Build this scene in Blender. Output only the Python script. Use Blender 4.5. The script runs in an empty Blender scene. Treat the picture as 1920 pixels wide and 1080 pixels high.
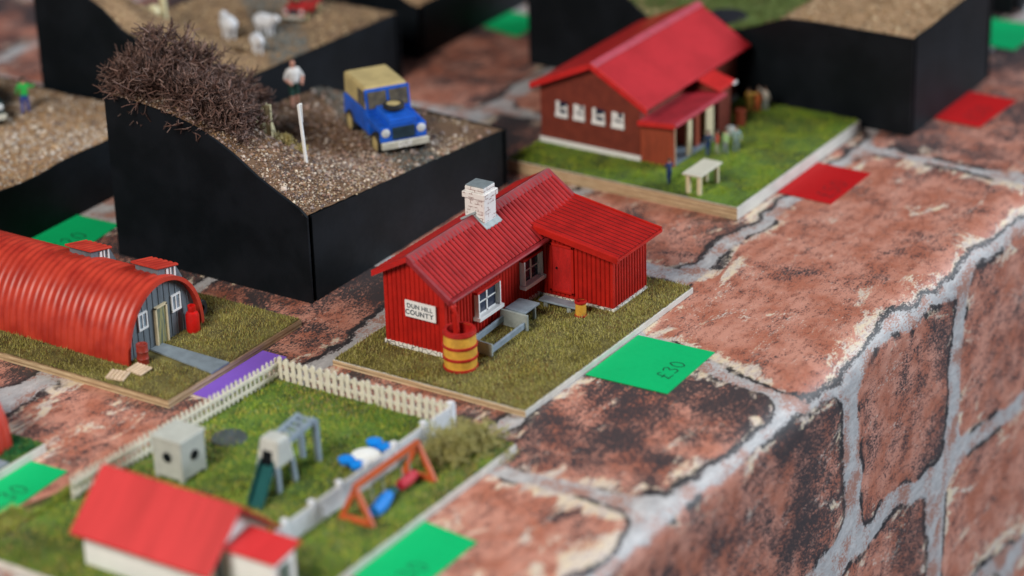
import bpy, math, random
import numpy as np
from math import sin, cos, pi, radians, sqrt, atan2

# ------------------------------------------------------------------ camera, world, lamps, exposure
# one unit is one centimetre; X and Y run along the edges of the table
random.seed(7); rng = np.random.default_rng(7)
SC = bpy.context.scene
PITCH, ROLL, YAW = radians(24.5), radians(1.75), radians(56.5)
cr, sr = cos(ROLL), sin(ROLL)
def to_table(v):
    c, s = cos(YAW), sin(YAW)
    return np.array([c*v[0]+s*v[1], -s*v[0]+c*v[1], v[2]])
right = to_table((cr, -sr*sin(PITCH), -sr*cos(PITCH)))
up = to_table((sr, cr*sin(PITCH), cr*cos(PITCH)))
fwd = to_table((0, cos(PITCH), -sin(PITCH)))
CAMPOS = np.array([0., 0., 54.])
cd = bpy.data.cameras.new('camera'); cam = bpy.data.objects.new('camera', cd)
SC.collection.objects.link(cam); SC.camera = cam
import mathutils
M4 = mathutils.Matrix(((right[0], up[0], -fwd[0], 0), (right[1], up[1], -fwd[1], 0), (right[2], up[2], -fwd[2], 54.), (0, 0, 0, 1)))
cam.matrix_world = M4
cd.sensor_width = 36; cd.lens = 93.75; cd.clip_start = 1; cd.clip_end = 3000
cd.dof.use_dof = True; cd.dof.focus_distance = 126.5; cd.dof.aperture_fstop = 0.045; cd.dof.aperture_blades = 0

W = bpy.data.worlds.new('World'); SC.world = W; W.use_nodes = True
bgn = W.node_tree.nodes['Background']; bgn.inputs[0].default_value = (0.62, 0.72, 0.9, 1); bgn.inputs[1].default_value = 0.07
def area_lamp(name, loc, target, sx, sy, power, col):
    l = bpy.data.lights.new(name, 'AREA'); l.shape = 'RECTANGLE'; l.size = sx; l.size_y = sy; l.energy = power; l.color = col
    o = bpy.data.objects.new(name, l); SC.collection.objects.link(o); o.location = loc
    d = mathutils.Vector(target) - mathutils.Vector(loc); o.rotation_euler = d.to_track_quat('-Z', 'Y').to_euler()
    return o
T0 = (105, 68, 0)
area_lamp('window_light', (290, -140, 135), T0, 170, 110, 1150000, (0.84, 0.92, 1.0))
area_lamp('ceiling_light', (-22, 66, 98), (95, 66, 0), 50, 50, 215000, (1.0, 0.93, 0.84))
vs = SC.view_settings; vs.view_transform = 'Standard'; vs.look = 'None'; vs.gamma = 1; vs.use_curve_mapping = False; vs.exposure = 0.08

# ------------------------------------------------------------------ helpers
COL = SC.collection
WL = {}                                             # world origin of each built object
def setp(o, label=None, cat=None, group=None, kind=None):
    if label: o['label'] = label
    if cat: o['category'] = cat
    if group: o['group'] = group
    if kind: o['kind'] = kind
    return o
def empty(name, loc, label, cat, group=None, rz=0, local=False):
    o = bpy.data.objects.new(name, None); COL.objects.link(o); o.location = loc; o.rotation_euler = (0, 0, rz)
    o.empty_display_size = .5
    WL[o.name] = (0, 0, 0) if local else tuple(loc)
    return setp(o, label, cat, group)

class MB:
    def __init__(s): s.v = []; s.f = []; s.m = []; s.sm = []
    def add(s, vs_, fs, m=0, smooth=False):
        b = len(s.v); s.v += [tuple(map(float, p)) for p in vs_]
        for f in fs: s.f.append(tuple(i+b for i in f)); s.m.append(m); s.sm.append(smooth)
        return s
    def box(s, x0, x1, y0, y1, z0, z1, m=0):
        v = [(x, y, z) for z in (z0, z1) for y in (y0, y1) for x in (x0, x1)]
        return s.add(v, [(0, 2, 3, 1), (4, 5, 7, 6), (0, 1, 5, 4), (2, 6, 7, 3), (0, 4, 6, 2), (1, 3, 7, 5)], m)
    def hexa(s, p, m=0):        # 8 points: bottom loop 0-3 ccw, top loop 4-7
        return s.add(p, [(3, 2, 1, 0), (4, 5, 6, 7), (0, 1, 5, 4), (1, 2, 6, 5), (2, 3, 7, 6), (3, 0, 4, 7)], m)
    def bar(s, a, b, w, h, m=0, upv=(0, 0, 1)):
        a = np.array(a, float); b = np.array(b, float); d = b-a; d /= np.linalg.norm(d)
        u = np.array(upv, float)
        if abs(d @ u) > .95: u = np.array([1., 0, 0])
        sd = np.cross(d, u); sd /= np.linalg.norm(sd); u = np.cross(sd, d)
        q = [a-sd*w/2-u*h/2, a+sd*w/2-u*h/2, b+sd*w/2-u*h/2, b-sd*w/2-u*h/2]
        return s.hexa(q+[p+u*h for p in q], m)
    def prism(s, poly, ax, lo, hi, m=0):  # poly in the two other axes (order xyz without ax)
        n = len(poly); vs_ = []
        for c in (lo, hi):
            for p in poly:
                q = list(p); q.insert(ax, c); vs_.append(q)
        return s.add(vs_, [tuple(range(n))[::-1], tuple(range(n, 2*n))]+[(i, (i+1) % n, n+(i+1) % n, n+i) for i in range(n)], m)
    def tube(s, path, rad, n=8, m=0, smooth=True, cap=True):
        path = [np.array(p, float) for p in path]; k = len(path)
        if not hasattr(rad, '__len__'): rad = [rad]*k
        vs_ = []
        for i, p in enumerate(path):
            d = path[min(i+1, k-1)]-path[max(i-1, 0)]; d /= (np.linalg.norm(d)+1e-9)
            u = np.array([0, 0, 1.]) if abs(d[2]) < .9 else np.array([1., 0, 0])
            a = np.cross(d, u); a /= np.linalg.norm(a); b = np.cross(d, a)
            vs_ += [p+(a*cos(t)+b*sin(t))*rad[i] for t in [2*pi*j/n for j in range(n)]]
        fs = [(i*n+j, i*n+(j+1) % n, (i+1)*n+(j+1) % n, (i+1)*n+j) for i in range(k-1) for j in range(n)]
        s.add(vs_, fs, m, smooth)
        if cap:
            b = len(s.v)-len(vs_)
            s.f.append(tuple(b+j for j in range(n))[::-1]); s.m.append(m); s.sm.append(False)
            s.f.append(tuple(b+(k-1)*n+j for j in range(n))); s.m.append(m); s.sm.append(False)
        return s
    def lathe(s, c, prof, n=24, m=0, smooth=True, axis=2):
        vs_ = []
        for r, z in prof:
            for j in range(n):
                t = 2*pi*j/n; p = [r*cos(t), r*sin(t)]; p.insert(axis, z); vs_.append([p[0]+c[0], p[1]+c[1], p[2]+c[2]])
        k = len(prof)
        fs = [(i*n+j, i*n+(j+1) % n, (i+1)*n+(j+1) % n, (i+1)*n+j) for i in range(k-1) for j in range(n)]
        return s.add(vs_, fs, m, smooth)
    def corr(s, P, U, V, N, pitch, amp, m=0, top=None, thick=.05, seg=10, wash=False, nv=1):
        """corrugated sheet: profile varies along U, sheet runs along V (top(t) scales V per column)"""
        P, U, V, N = [np.array(a, float) for a in (P, U, V, N)]; L = np.linalg.norm(U); n = max(2, int(round(L/pitch*seg)))
        vs_ = []
        for i in range(n+1):
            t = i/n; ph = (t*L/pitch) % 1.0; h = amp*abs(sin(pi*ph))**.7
            k = 1 if top is None else top(t)
            for j in range(nv+1): vs_.append(P+U*t+V*k*j/nv+N*h)
            vs_.append(P+U*t-N*thick); vs_.append(P+U*t+V*k-N*thick)
        w = nv+3
        fs = []; gm = []
        for i in range(n):
            a, b = i*w, (i+1)*w
            mid = ((i+.5)/n*L/pitch) % 1.0; gm.append(m+1 if (wash and (mid < .11 or mid > .89)) else m)  # groove faces take the next material, with the shade painted in
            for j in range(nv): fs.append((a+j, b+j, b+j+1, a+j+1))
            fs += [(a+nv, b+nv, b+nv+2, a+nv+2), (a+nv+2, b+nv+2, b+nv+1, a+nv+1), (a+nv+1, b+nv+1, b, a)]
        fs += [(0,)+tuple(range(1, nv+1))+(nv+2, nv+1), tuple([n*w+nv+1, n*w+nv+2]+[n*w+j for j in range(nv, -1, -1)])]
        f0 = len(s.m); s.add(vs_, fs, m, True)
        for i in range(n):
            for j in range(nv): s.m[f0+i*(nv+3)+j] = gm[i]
        return s
    def build(s, name, mats, parent=None, origin=None, bevel=0, sharp=35):
        if not isinstance(mats, (list, tuple)): mats = [mats]
        V = np.array(s.v)
        if parent is not None: o0 = WL[parent.name]
        elif origin is not None: o0 = origin
        else: mn, mx = V.min(0), V.max(0); o0 = ((mn[0]+mx[0])/2, (mn[1]+mx[1])/2, mn[2])
        me = bpy.data.meshes.new(name); me.from_pydata((V-np.array(o0)).tolist(), [], s.f)
        for m in mats: me.materials.append(m)
        me.polygons.foreach_set('material_index', s.m); me.polygons.foreach_set('use_smooth', s.sm)
        me.update()
        o = bpy.data.objects.new(name, me); COL.objects.link(o); WL[o.name] = tuple(o0)
        if parent is not None: o.parent = parent
        else: o.location = o0
        if any(s.sm):
            try: me.set_sharp_from_angle(angle=radians(sharp))
            except Exception: pass
        if bevel:
            b = o.modifiers.new('bevel', 'BEVEL'); b.width = bevel; b.segments = 2; b.limit_method = 'ANGLE'; b.angle_limit = radians(40)
        return o

def raw_mesh(name, V, F, mats, parent=None, origin=None, cols=None, smooth=False, midx=None):
    """numpy mesh, F an (n,k) array; cols: per-vertex rgb"""
    V = np.asarray(V, float)
    if parent is not None: o0 = WL[parent.name]
    elif origin is not None: o0 = origin
    else: mn, mx = V.min(0), V.max(0); o0 = ((mn[0]+mx[0])/2, (mn[1]+mx[1])/2, mn[2])
    V = V-np.array(o0); n, k = F.shape
    me = bpy.data.meshes.new(name); me.vertices.add(len(V)); me.vertices.foreach_set('co', V.ravel())
    me.loops.add(n*k); me.loops.foreach_set('vertex_index', F.ravel().astype(np.int32))
    me.polygons.add(n); me.polygons.foreach_set('loop_start', np.arange(0, n*k, k, dtype=np.int32))
    me.polygons.foreach_set('loop_total', np.full(n, k, np.int32))
    if smooth: me.polygons.foreach_set('use_smooth', np.ones(n, bool))
    if not isinstance(mats, (list, tuple)): mats = [mats]
    for m in mats: me.materials.append(m)
    if cols is not None:
        a = me.color_attributes.new('tint', 'FLOAT_COLOR', 'POINT')
        a.data.foreach_set('color', np.c_[cols, np.ones(len(cols))].ravel())
    me.update(calc_edges=True); me.validate()
    o = bpy.data.objects.new(name, me); COL.objects.link(o); WL[o.name] = tuple(o0)
    if parent is not None: o.parent = parent
    else: o.location = o0
    return o

# ---- materials
class NT:
    def __init__(s, name):
        s.m = bpy.data.materials.new(name); s.m.use_nodes = True; s.t = s.m.node_tree; s.n = s.t.nodes; s.l = s.t.links
        s.b = s.n['Principled BSDF']
    def inp(s, node, k, v):
        i = node.inputs[k]
        if isinstance(v, bpy.types.NodeSocket): s.l.new(v, i)
        elif v is not None: i.default_value = v if not (isinstance(v, tuple) and len(v) == 3 and len(i.default_value) == 4) else (*v, 1)
    def coord(s, kind='Object', scale=(1, 1, 1)):
        c = s.n.new('ShaderNodeTexCoord'); mp = s.n.new('ShaderNodeMapping'); s.l.new(c.outputs[kind], mp.inputs[0]); mp.inputs['Scale'].default_value = scale
        return mp.outputs[0]
    def noise(s, vec, scale, detail=3, rough=.55, dist=0):
        n = s.n.new('ShaderNodeTexNoise'); s.l.new(vec, n.inputs['Vector'])
        n.inputs['Scale'].default_value = scale; n.inputs['Detail'].default_value = detail; n.inputs['Roughness'].default_value = rough; n.inputs['Distortion'].default_value = dist
        return n.outputs['Fac']
    def math(s, op, a, b=None, c=None, clamp=False):
        n = s.n.new('ShaderNodeMath'); n.operation = op; n.use_clamp = clamp
        s.inp(n, 0, a)
        if b is not None: s.inp(n, 1, b)
        if c is not None: s.inp(n, 2, c)
        return n.outputs[0]
    def ramp(s, v, a, b, lo=0., hi=1.):      # smooth step
        n = s.n.new('ShaderNodeMapRange'); n.interpolation_type = 'SMOOTHSTEP'; s.inp(n, 0, v)
        n.inputs[1].default_value = a; n.inputs[2].default_value = b; n.inputs[3].default_value = lo; n.inputs[4].default_value = hi
        return n.outputs[0]
    def mix(s, f, a, b, mode='MIX'):
        n = s.n.new('ShaderNodeMix'); n.data_type = 'RGBA'; n.blend_type = mode
        s.inp(n, 0, f)
        for k, v in ((6, a), (7, b)):
            if isinstance(v, bpy.types.NodeSocket): s.l.new(v, n.inputs[k])
            else: n.inputs[k].default_value = (*v, 1)
        return n.outputs[2]
    def attr(s, name, out='Fac'):
        n = s.n.new('ShaderNodeAttribute'); n.attribute_name = name; return n.outputs[out]
    def bump(s, h, strength=.3, dist=.02):
        n = s.n.new('ShaderNodeBump'); n.inputs['Strength'].default_value = strength; n.inputs['Distance'].default_value = dist; s.l.new(h, n.inputs['Height']); s.l.new(n.outputs[0], s.b.inputs['Normal'])
    def out(s, col=None, rough=None, spec=None, metal=None, coat=None):
        if col is not None: s.inp(s.b, 'Base Color', col)
        if rough is not None: s.inp(s.b, 'Roughness', rough)
        if spec is not None: s.inp(s.b, 'Specular IOR Level', spec)
        if metal is not None: s.inp(s.b, 'Metallic', metal)
        if coat is not None: s.inp(s.b, 'Coat Weight', coat)
        return s.m
def sh(c, k): return tuple(min(1, x*k) for x in c)
def paint(name, c, rough=.5, var=.2, scale=2., c2=None, spec=.5, bump=.15, bscale=14, fine=.12, stretch=(1, 1, 1), chips=0, chipc=(.62, .45, .40)):
    t = NT(name); v = t.coord('Object', stretch)
    n1 = t.noise(v, scale, 4); n2 = t.noise(v, scale*9, 3, .6)
    c2 = c2 or sh(c, 1-var*2)
    col = t.mix(t.ramp(n1, .35, .7), c, c2)
    col = t.mix(t.ramp(n2, .5, .75, 0, fine*3), col, sh(c, .45))
    if chips: col = t.mix(t.ramp(t.noise(v, 3.3, 6, .8), chips, chips+.03, 0, .8), col, chipc)
    h = t.noise(v, bscale, 4); t.bump(h, bump, .03)
    r = t.math('MULTIPLY_ADD', n2, .25, rough-.12)
    return t.out(col, r, spec)
def flat_tint(name, rough=.8, spec=.3):
    t = NT(name); return t.out(t.attr('tint', 'Color'), rough, spec)
TINT = flat_tint('tinted_scatter', .85, .25)
TWIG = flat_tint('dry_twig', .6, .35)

# ------------------------------------------------------------------ tablecloth printed with brickwork
EDGE, RAD = 49.4, 1.7
def cloth_pos(u, s):            # s: distance over the top from the fold (positive) or down (negative)
    q = pi/2*RAD
    wob = .25*np.sin(u*.21+1)+.12*np.sin(u*.53)
    y = np.where(s >= 0, EDGE+s, np.where(s > -q, EDGE-RAD*np.sin(np.clip(-s, 0, q)/RAD), EDGE-RAD))
    z = np.where(s >= 0, 0, np.where(s > -q, -RAD*(1-np.cos(np.clip(-s, 0, q)/RAD)), -RAD-(-s-q)))
    depth = np.clip(-s, 0, 12)/12
    y = y-depth*(wob+.25*np.sin(u*.13+.6)*depth)
    return np.stack([u, y, z], -1)
# bricks of the print: u0,u1,s0,s1, darkness, cream
q90 = pi/2*RAD
BR = [
 # top course next to the fold
 (84.0, 96.6, -.8, 7.9, .80, .62), (98.0, 123.2, -1.25, 8.6, .14, .72), (124.4, 144, -1.0, 9.3, .62, .2), (146, 168, -1.0, 9, .3, .4),
 (58, 82.4, -.8, 7.4, .12, .95),
 # second course on the top
 (60, 70, 9, 17, .5, .6), (72, 82.0, 8.6, 17.6, .25, .9), (83.6, 103, 9.2, 18.5, .45, .5), (104.8, 126, 9.9, 19, .25, .6), (128, 150, 10.7, 20, .4, .3), (152, 175, 10.5, 20, .4, .3),
 (56, 66, 19, 28, .4, .6), (67.5, 83, 19.2, 28, .5, 1.0), (85, 97.5, 20, 28.6, .55, .5), (99.2, 118.5, 20.3, 29.6, .45, .4), (120, 141, 21, 30, .3, .35), (143, 165, 22, 31, .5, .3),
 (60, 76, 29.5, 38, .5, .8), (78, 96, 29.8, 38, .55, .3), (97.5, 116, 31, 40, .5, .3), (118, 134, 31.6, 41, .35, .4), (136, 158, 32, 41, .5, .3),
 (66, 90, 39.6, 48, .5, .4), (92, 112, 41.4, 50, .4, .4), (114, 138, 42.5, 51, .5, .3), (140, 160, 43, 51, .5, .3),
 (90, 108, 51.6, 60, .4, .3), (110, 132, 52.6, 61, .5, .3), (134, 156, 52.6, 62, .4, .3), (100, 122, 62.6, 71, .4, .3), (124, 150, 63, 72, .5, .3), (60, 88, 49.6, 58, .5, .4), (80, 98, 61, 70, .5, .3),
 # front, first course down
 (64, 99.2, -q90-7.5, -2.0, .45, .35), (101.3, 111.3, -q90-8.0, -2.3, .32, .12), (113.3, 134, -q90-8.6, -2.4, .40, .35), (136, 150, -q90-9, -2.5, .4, .3),
 # second course down
 (74, 91.5, -q90-17, -q90-9.2, .3, .7), (93.5, 109.3, -q90-17.4, -q90-9.6, .5, .5), (111.3, 124.5, -q90-18, -q90-10.1, .18, .75), (126.5, 142, -q90-18.5, -q90-10.7, .4, .4),
 (86, 102, -q90-27, -q90-19, .3, .5), (104, 119, -q90-28, -q90-19.6, .2, .6), (121, 140, -q90-28, -q90-20.3, .3, .6)]
us = np.arange(56, 172, .25); ss = np.concatenate([np.arange(-30, -3, .3), np.arange(-3, 1, .14), np.arange(1, 12, .25), np.arange(12, 78, .35)])
UU, SS = np.meshgrid(us, ss, indexing='ij')
def vnoise(x, y, sc, seed):
    r = np.random.default_rng(seed); g = r.random((256, 256)); x = x/sc+1000; y = y/sc+1000
    xi = np.floor(x).astype(int); yi = np.floor(y).astype(int); fx = x-xi; fy = y-yi; fx = fx*fx*(3-2*fx); fy = fy*fy*(3-2*fy)
    g0 = g[xi % 256, yi % 256]; g1 = g[(xi+1) % 256, yi % 256]; g2 = g[xi % 256, (yi+1) % 256]; g3 = g[(xi+1) % 256, (yi+1) % 256]
    return (g0*(1-fx)+g1*fx)*(1-fy)+(g2*(1-fx)+g3*fx)*fy
uw = UU+(vnoise(UU, SS, 3.5, 1)-.5)*.9+(vnoise(UU, SS, 1.1, 2)-.5)*.5
sw = SS+(vnoise(UU, SS, 3.2, 3)-.5)*.9+(vnoise(UU, SS, 1.0, 4)-.5)*.5
uw = uw+2.7*np.exp(-((UU-96.3)/3.2)**2)*np.clip(1-(SS+.5)/7, 0, 1)*(SS > -1.9)
sd = np.full(UU.shape, -9.); dark = np.zeros(UU.shape)+.3; cream = np.zeros(UU.shape)+.3; bend = np.zeros(UU.shape); low = np.zeros(UU.shape)
for i, (u0, u1, s0, s1, dk, cm) in enumerate(BR):
    if s0 > 5 and u1 > 84: dk = min(.8, dk+.15)
    elif s0 > 5: dk *= .7; cm = min(1, cm+.15)
    hx, hy = (u1-u0)/2, (s1-s0)/2; r = 1.15
    qx = np.abs(uw-(u0+u1)/2)-hx+r; qy = np.abs(sw-(s0+s1)/2)-hy+r
    d = -(np.hypot(np.maximum(qx, 0), np.maximum(qy, 0))+np.minimum(np.maximum(qx, qy), 0)-r)
    k = d > sd
    sd[k] = d[k]; dark[k] = dk; cream[k] = cm; bend[k] = ((UU-u0)/(u1-u0))[k]; low[k] = np.clip(((s0+.9-sw)/.5), 0, 1)[k]*(1 if s0 > -3 else .0)+np.clip((uw-u1+.9)/.5, 0, 1)[k]*(.0 if s0 > -3 else .8)
P = cloth_pos(UU, SS); nu, ns = UU.shape
I = np.arange(nu*ns).reshape(nu, ns)
F = np.stack([I[:-1, :-1], I[1:, :-1], I[1:, 1:], I[:-1, 1:]], -1).reshape(-1, 4)
t = NT('brick_print_cloth')
uvn = t.n.new('ShaderNodeUVMap'); uvn.uv_map = 'cloth'
def uvmap(sx, sy):
    mp = t.n.new('ShaderNodeMapping'); t.l.new(uvn.outputs[0], mp.inputs[0]); mp.inputs['Scale'].default_value = (sx, sy, 1); return mp.outputs[0]
uv1 = uvmap(100, 100); uvs = uvmap(60, 130)
A_sd, A_dk, A_cr, A_bd = t.attr('sd'), t.attr('dark'), t.attr('cream'), t.attr('bend')
nb = t.noise(uv1, .55, 5, .6); nm = t.noise(uvs, 2.0, 7, .72); nf = t.noise(uvs, 8.5, 4, .75); ng = t.noise(uv1, 16, 2, .8); nc = t.noise(uvs, .5, 6, .66, .8)
nd2 = t.noise(uv1, .33, 4, .6, .5)
sdn = t.math('ADD', A_sd, t.math('MULTIPLY_ADD', nm, 1.1, -.36)); sdn = t.math('ADD', sdn, t.math('MULTIPLY_ADD', nf, .7, -.33))
brick = t.ramp(sdn, -.08, .08)
# darkness patches: per-brick amount plus soot towards one end of each brick
dk = t.math('ADD', t.math('MULTIPLY', A_dk, .62), t.math('MULTIPLY_ADD', nd2, 2.0, -.98))
dk = t.math('ADD', dk, t.math('MULTIPLY', t.ramp(A_bd, .62, .98), t.math('MULTIPLY_ADD', A_dk, .55, .02)))
dk = t.math('ADD', dk, t.math('MULTIPLY_ADD', nf, 3.0, -1.5)); dk = t.math('ADD', dk, t.math('MULTIPLY_ADD', nm, 1.0, -.5))
dkm = t.ramp(dk, .34, .50)
n9 = t.noise(uvmap(60, 190), 11, 3, .75)
spk = t.math('ADD', t.math('MULTIPLY', n9, 1.0), t.math('MULTIPLY_ADD', nm, .8, -.4)); spk = t.ramp(spk, .56, .66, 0, .85)
wsp = t.ramp(t.math('ADD', t.noise(uvmap(50, 150), 7, 3, .7), t.math('MULTIPLY_ADD', nc, .9, -.45)), .64, .72, 0, .8)
terra = t.mix(t.ramp(nb, .36, .64), (.56, .265, .20), (.40, .135, .085))
terra = t.mix(t.ramp(nm, .50, .60, 0, .35), terra, (.30, .085, .05))
terra = t.mix(t.ramp(nf, .46, .66, 0, .55), terra, (.58, .28, .18))
terra = t.mix(wsp, terra, (.66, .60, .54)); terra = t.mix(spk, terra, (.10, .045, .04))
bc = t.mix(dkm, terra, t.mix(ng, (.028, .028, .036), (.085, .062, .06)))
cm = t.math('ADD', t.math('MULTIPLY_ADD', nc, 2.2, -1.42), t.math('MULTIPLY', A_cr, .42)); cm = t.math('ADD', cm, t.ramp(sdn, 1.8, .15, 0, .35)); cm = t.math('ADD', cm, t.math('MULTIPLY_ADD', nf, .9, -.45))
cmm = t.ramp(cm, .24, .38)
bc = t.mix(cmm, bc, t.mix(spk, t.mix(t.ramp(nm, .4, .6), (.68, .56, .40), (.58, .52, .48)), (.30, .13, .09)))
mort = t.mix(t.ramp(nm, .35, .7), (.36, .355, .365), (.54, .53, .53))
rust = t.math('ADD', nf, t.math('MULTIPLY_ADD', nb, 1.1, -.55)); mort = t.mix(t.ramp(rust, .50, .60, 0, .85), mort, (.34, .14, .09)); mort = t.mix(t.ramp(n9, .62, .7, 0, .5), mort, (.12, .10, .10))
ol = t.math('MULTIPLY', t.ramp(sdn, -.10, .04), t.ramp(sdn, .36, .18)); ol = t.math('MULTIPLY', ol, t.math('MAXIMUM', t.ramp(nd2, .47, .54), t.attr('low')))
col = t.mix(brick, mort, bc); col = t.mix(ol, col, (.03, .027, .03))
wv = t.n.new('ShaderNodeTexWave'); t.l.new(uv1, wv.inputs[0]); wv.inputs['Scale'].default_value = 6.0; wv.bands_direction = 'X'
t.bump(t.math('ADD', t.noise(uv1, 30, 2), wv.outputs['Fac']), .05, .01)
MCLOTH = t.out(col, .50, .32); 
cl = raw_mesh('tablecloth', P.reshape(-1, 3), F, MCLOTH, origin=(0, 0, 0), smooth=True)
for nm_, ar in (('sd', sd), ('dark', dark), ('cream', cream), ('bend', bend), ('low', low)):
    a = cl.data.attributes.new(nm_, 'FLOAT', 'POINT'); a.data.foreach_set('value', ar.ravel().astype(np.float32))
uvl = cl.data.uv_layers.new(name='cloth'); li = np.empty(len(cl.data.loops), np.int32); cl.data.loops.foreach_get('vertex_index', li)
uvl.data.foreach_set('uv', np.stack([UU.ravel()[li]/100, SS.ravel()[li]/100], -1).ravel())
setp(cl, 'brick printed shiny tablecloth draped over the table edge', None, None, 'structure')
FR = paint('room_dark', (.03, .03, .035), .9, .1, .1)
MB().box(-100, 400, -100, 300, -80, -79).build('floor', FR)['kind'] = 'structure'

# ------------------------------------------------------------------ materials of the models
REDW = paint('red_wall', (.47, .014, .008), .5, .12, 1.5, (.36, .010, .006), fine=.10, spec=.25, chips=.72)
REDR = paint('red_roof', (.40, .016, .018), .5, .2, 1.2, (.29, .010, .012), fine=.16, spec=.28)
WASHW = paint('wall_groove_dirt', (.33, .010, .006), .7, .2, 2, spec=.1); WASHR = paint('roof_groove_dirt', (.12, .007, .007), .7, .2, 2, spec=.1)  # darker reds that paint the shade between the ribs into the grooves
REDT = paint('red_trim', (.27, .020, .026), .5, .12, 2, spec=.35)
REDF = paint('red_back_roof', (.50, .012, .008), .4, .12, 2)
DOORR = paint('door_red', (.52, .016, .014), .45, .15, 3, fine=.3, stretch=(1, 1, .3), chips=.70)
WHT = paint('white_paint', (.78, .78, .77), .5, .04, 3, fine=.05)
GREYP = paint('grey_paint', (.20, .24, .26), .55, .15, 2)
LEAD = paint('lead_flashing', (.36, .42, .44), .5, .12, 3)
GLS = paint('window_glass', (.02, .03, .06), .12, .1, 2, fine=0, bump=0)
WOOD = paint('plywood_edge', (.50, .38, .23), .7, .15, .8, (.34, .23, .12), stretch=(.6, .6, 6), fine=.2)
pt = NT('plywood_layers'); v = pt.coord('Object'); sz_ = pt.n.new('ShaderNodeSeparateXYZ'); pt.l.new(v, sz_.inputs[0])
fz = pt.math('FRACT', pt.math('MULTIPLY_ADD', sz_.outputs[2], 4.3, .2)); gn = pt.noise(pt.coord('Object', (.5, .5, 5)), 2.5, 4)
WOOD = pt.out(pt.mix(pt.ramp(fz, .62, .72), pt.mix(pt.ramp(gn, .35, .65), (.58, .44, .27), (.42, .29, .16)), pt.mix(pt.ramp(gn, .35, .65), (.22, .13, .065), (.36, .25, .14))), .7)
WOODW = paint('pale_edge', (.62, .60, .55), .6, .08, 1.5, fine=.08)
BLK = paint('black_paint', (.0025, .0045, .0065), .55, .2, .5, (.006, .0085, .012), spec=.16, fine=.02, bump=.25, bscale=2, chips=.735, chipc=(.05, .055, .06))
GREENP = paint('green_card', (.003, .45, .145), .6, .03, .4, fine=.02, bump=.02, spec=.15)
REDP = paint('red_card', (.46, .008, .010), .6, .03, .4, fine=.02, bump=.02, spec=.15)
PURP = paint('purple_card', (.23, .11, .60), .6, .03, .4, fine=.02, bump=.02, spec=.15)
INK = paint('pen_ink', (.002, .025, .02), .6, .05, 2, fine=0)
INKR = paint('pen_ink_on_red', (.10, .004, .006), .6, .05, 2, fine=0)
MUD = paint('soil', (.16, .09, .045), .9, .3, 1.2, (.09, .05, .025), bump=.5)
SAND = paint('sand', (.42, .26, .14), .9, .2, .8, (.30, .18, .09), bump=.6, fine=.3)
TURFM = paint('turf_base', (.15, .13, .035), .95, .3, 1.0, (.06, .05, .015), bump=.6)
TURFG = paint('green_turf_base', (.11, .20, .02), .95, .3, .6, (.035, .06, .01), bump=.6, fine=.25)
CREAM = paint('cream_wood', (.66, .56, .36), .6, .08, 3)

def board(x0, x1, y0, y1, th, label, edge_mat, turf_mat, grass=None, side_mat=None, lamin=True):
    e = empty('baseboard', ((x0+x1)/2, (y0+y1)/2, .004), label, 'baseboard', 'plywood baseboards of the models')
    m = MB().box(x0, x1, y0, y1, .004, th)
    m.m[4] = 1; m.m[2] = 0
    m.build('plywood', [edge_mat, side_mat or edge_mat], e, bevel=.025)
    m = MB(); n = 24
    gx = np.linspace(x0+.06, x1-.06, n); gy = np.linspace(y0+.06, y1-.06, n)
    vs_ = [(x, y, th+.015+.03*random.random()) for x in gx for y in gy]
    m.add(vs_, [(i*n+j, (i+1)*n+j, (i+1)*n+j+1, i*n+j+1) for i in range(n-1) for j in range(n-1)], 0, True)
    m.build('turf', turf_mat, e)
    return e
def grass(parent, name, x0, x1, y0, y1, z, n, ln, cols, avoid=(), seed=1, w=.035, lean=.9, patch=None, label=None):
    r = np.random.default_rng(seed); x = r.uniform(x0, x1, n); y = r.uniform(y0, y1, n)
    k = np.ones(n, bool)
    for (a, b, c, d) in avoid: k &= ~((x > a) & (x < b) & (y > c) & (y < d))
    x, y = x[k], y[k]; n = len(x)
    az = r.uniform(0, 2*pi, n)+np.floor(vnoise(x, y, .6, seed)*3); le = ln*r.uniform(.45, 1.2, n)*(.55+.9*vnoise(x, y, .7, seed+9)); ti = r.uniform(.2, 1, n)*lean
    d = np.stack([np.cos(az)*np.sin(ti), np.sin(az)*np.sin(ti), np.cos(ti)], -1); sidev = np.stack([-np.sin(az), np.cos(az), 0*az], -1)
    if callable(z): zz = z(x, y)
    else: zz = np.full(n, z)
    b = np.stack([x, y, zz], -1)
    V = np.stack([b-sidev*w/2, b+sidev*w/2, b+d*le[:, None]], 1).reshape(-1, 3); F = np.arange(3*n).reshape(n, 3)
    cols = np.array(cols); pn = vnoise(x, y, 1.1, seed+5)*.5+vnoise(x, y, 3.5, seed+6)*.5+r.random(n)*.5-.22
    ci = np.clip((pn*len(cols)).astype(int), 0, len(cols)-1); c = cols[ci]*r.uniform(.7, 1.3, (n, 1))
    C = np.repeat(c, 3, 0)
    o = raw_mesh(name, V, F, TINT, parent, cols=C); setp(o, label, None, None, 'stuff'); return o
OCT = np.array([(1, 0, 0), (-1, 0, 0), (0, 1, 0), (0, -1, 0), (0, 0, 1), (0, 0, -1)], float)
OF = np.array([(0, 2, 4), (2, 1, 4), (1, 3, 4), (3, 0, 4), (2, 0, 5), (1, 2, 5), (3, 1, 5), (0, 3, 5)])
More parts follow.
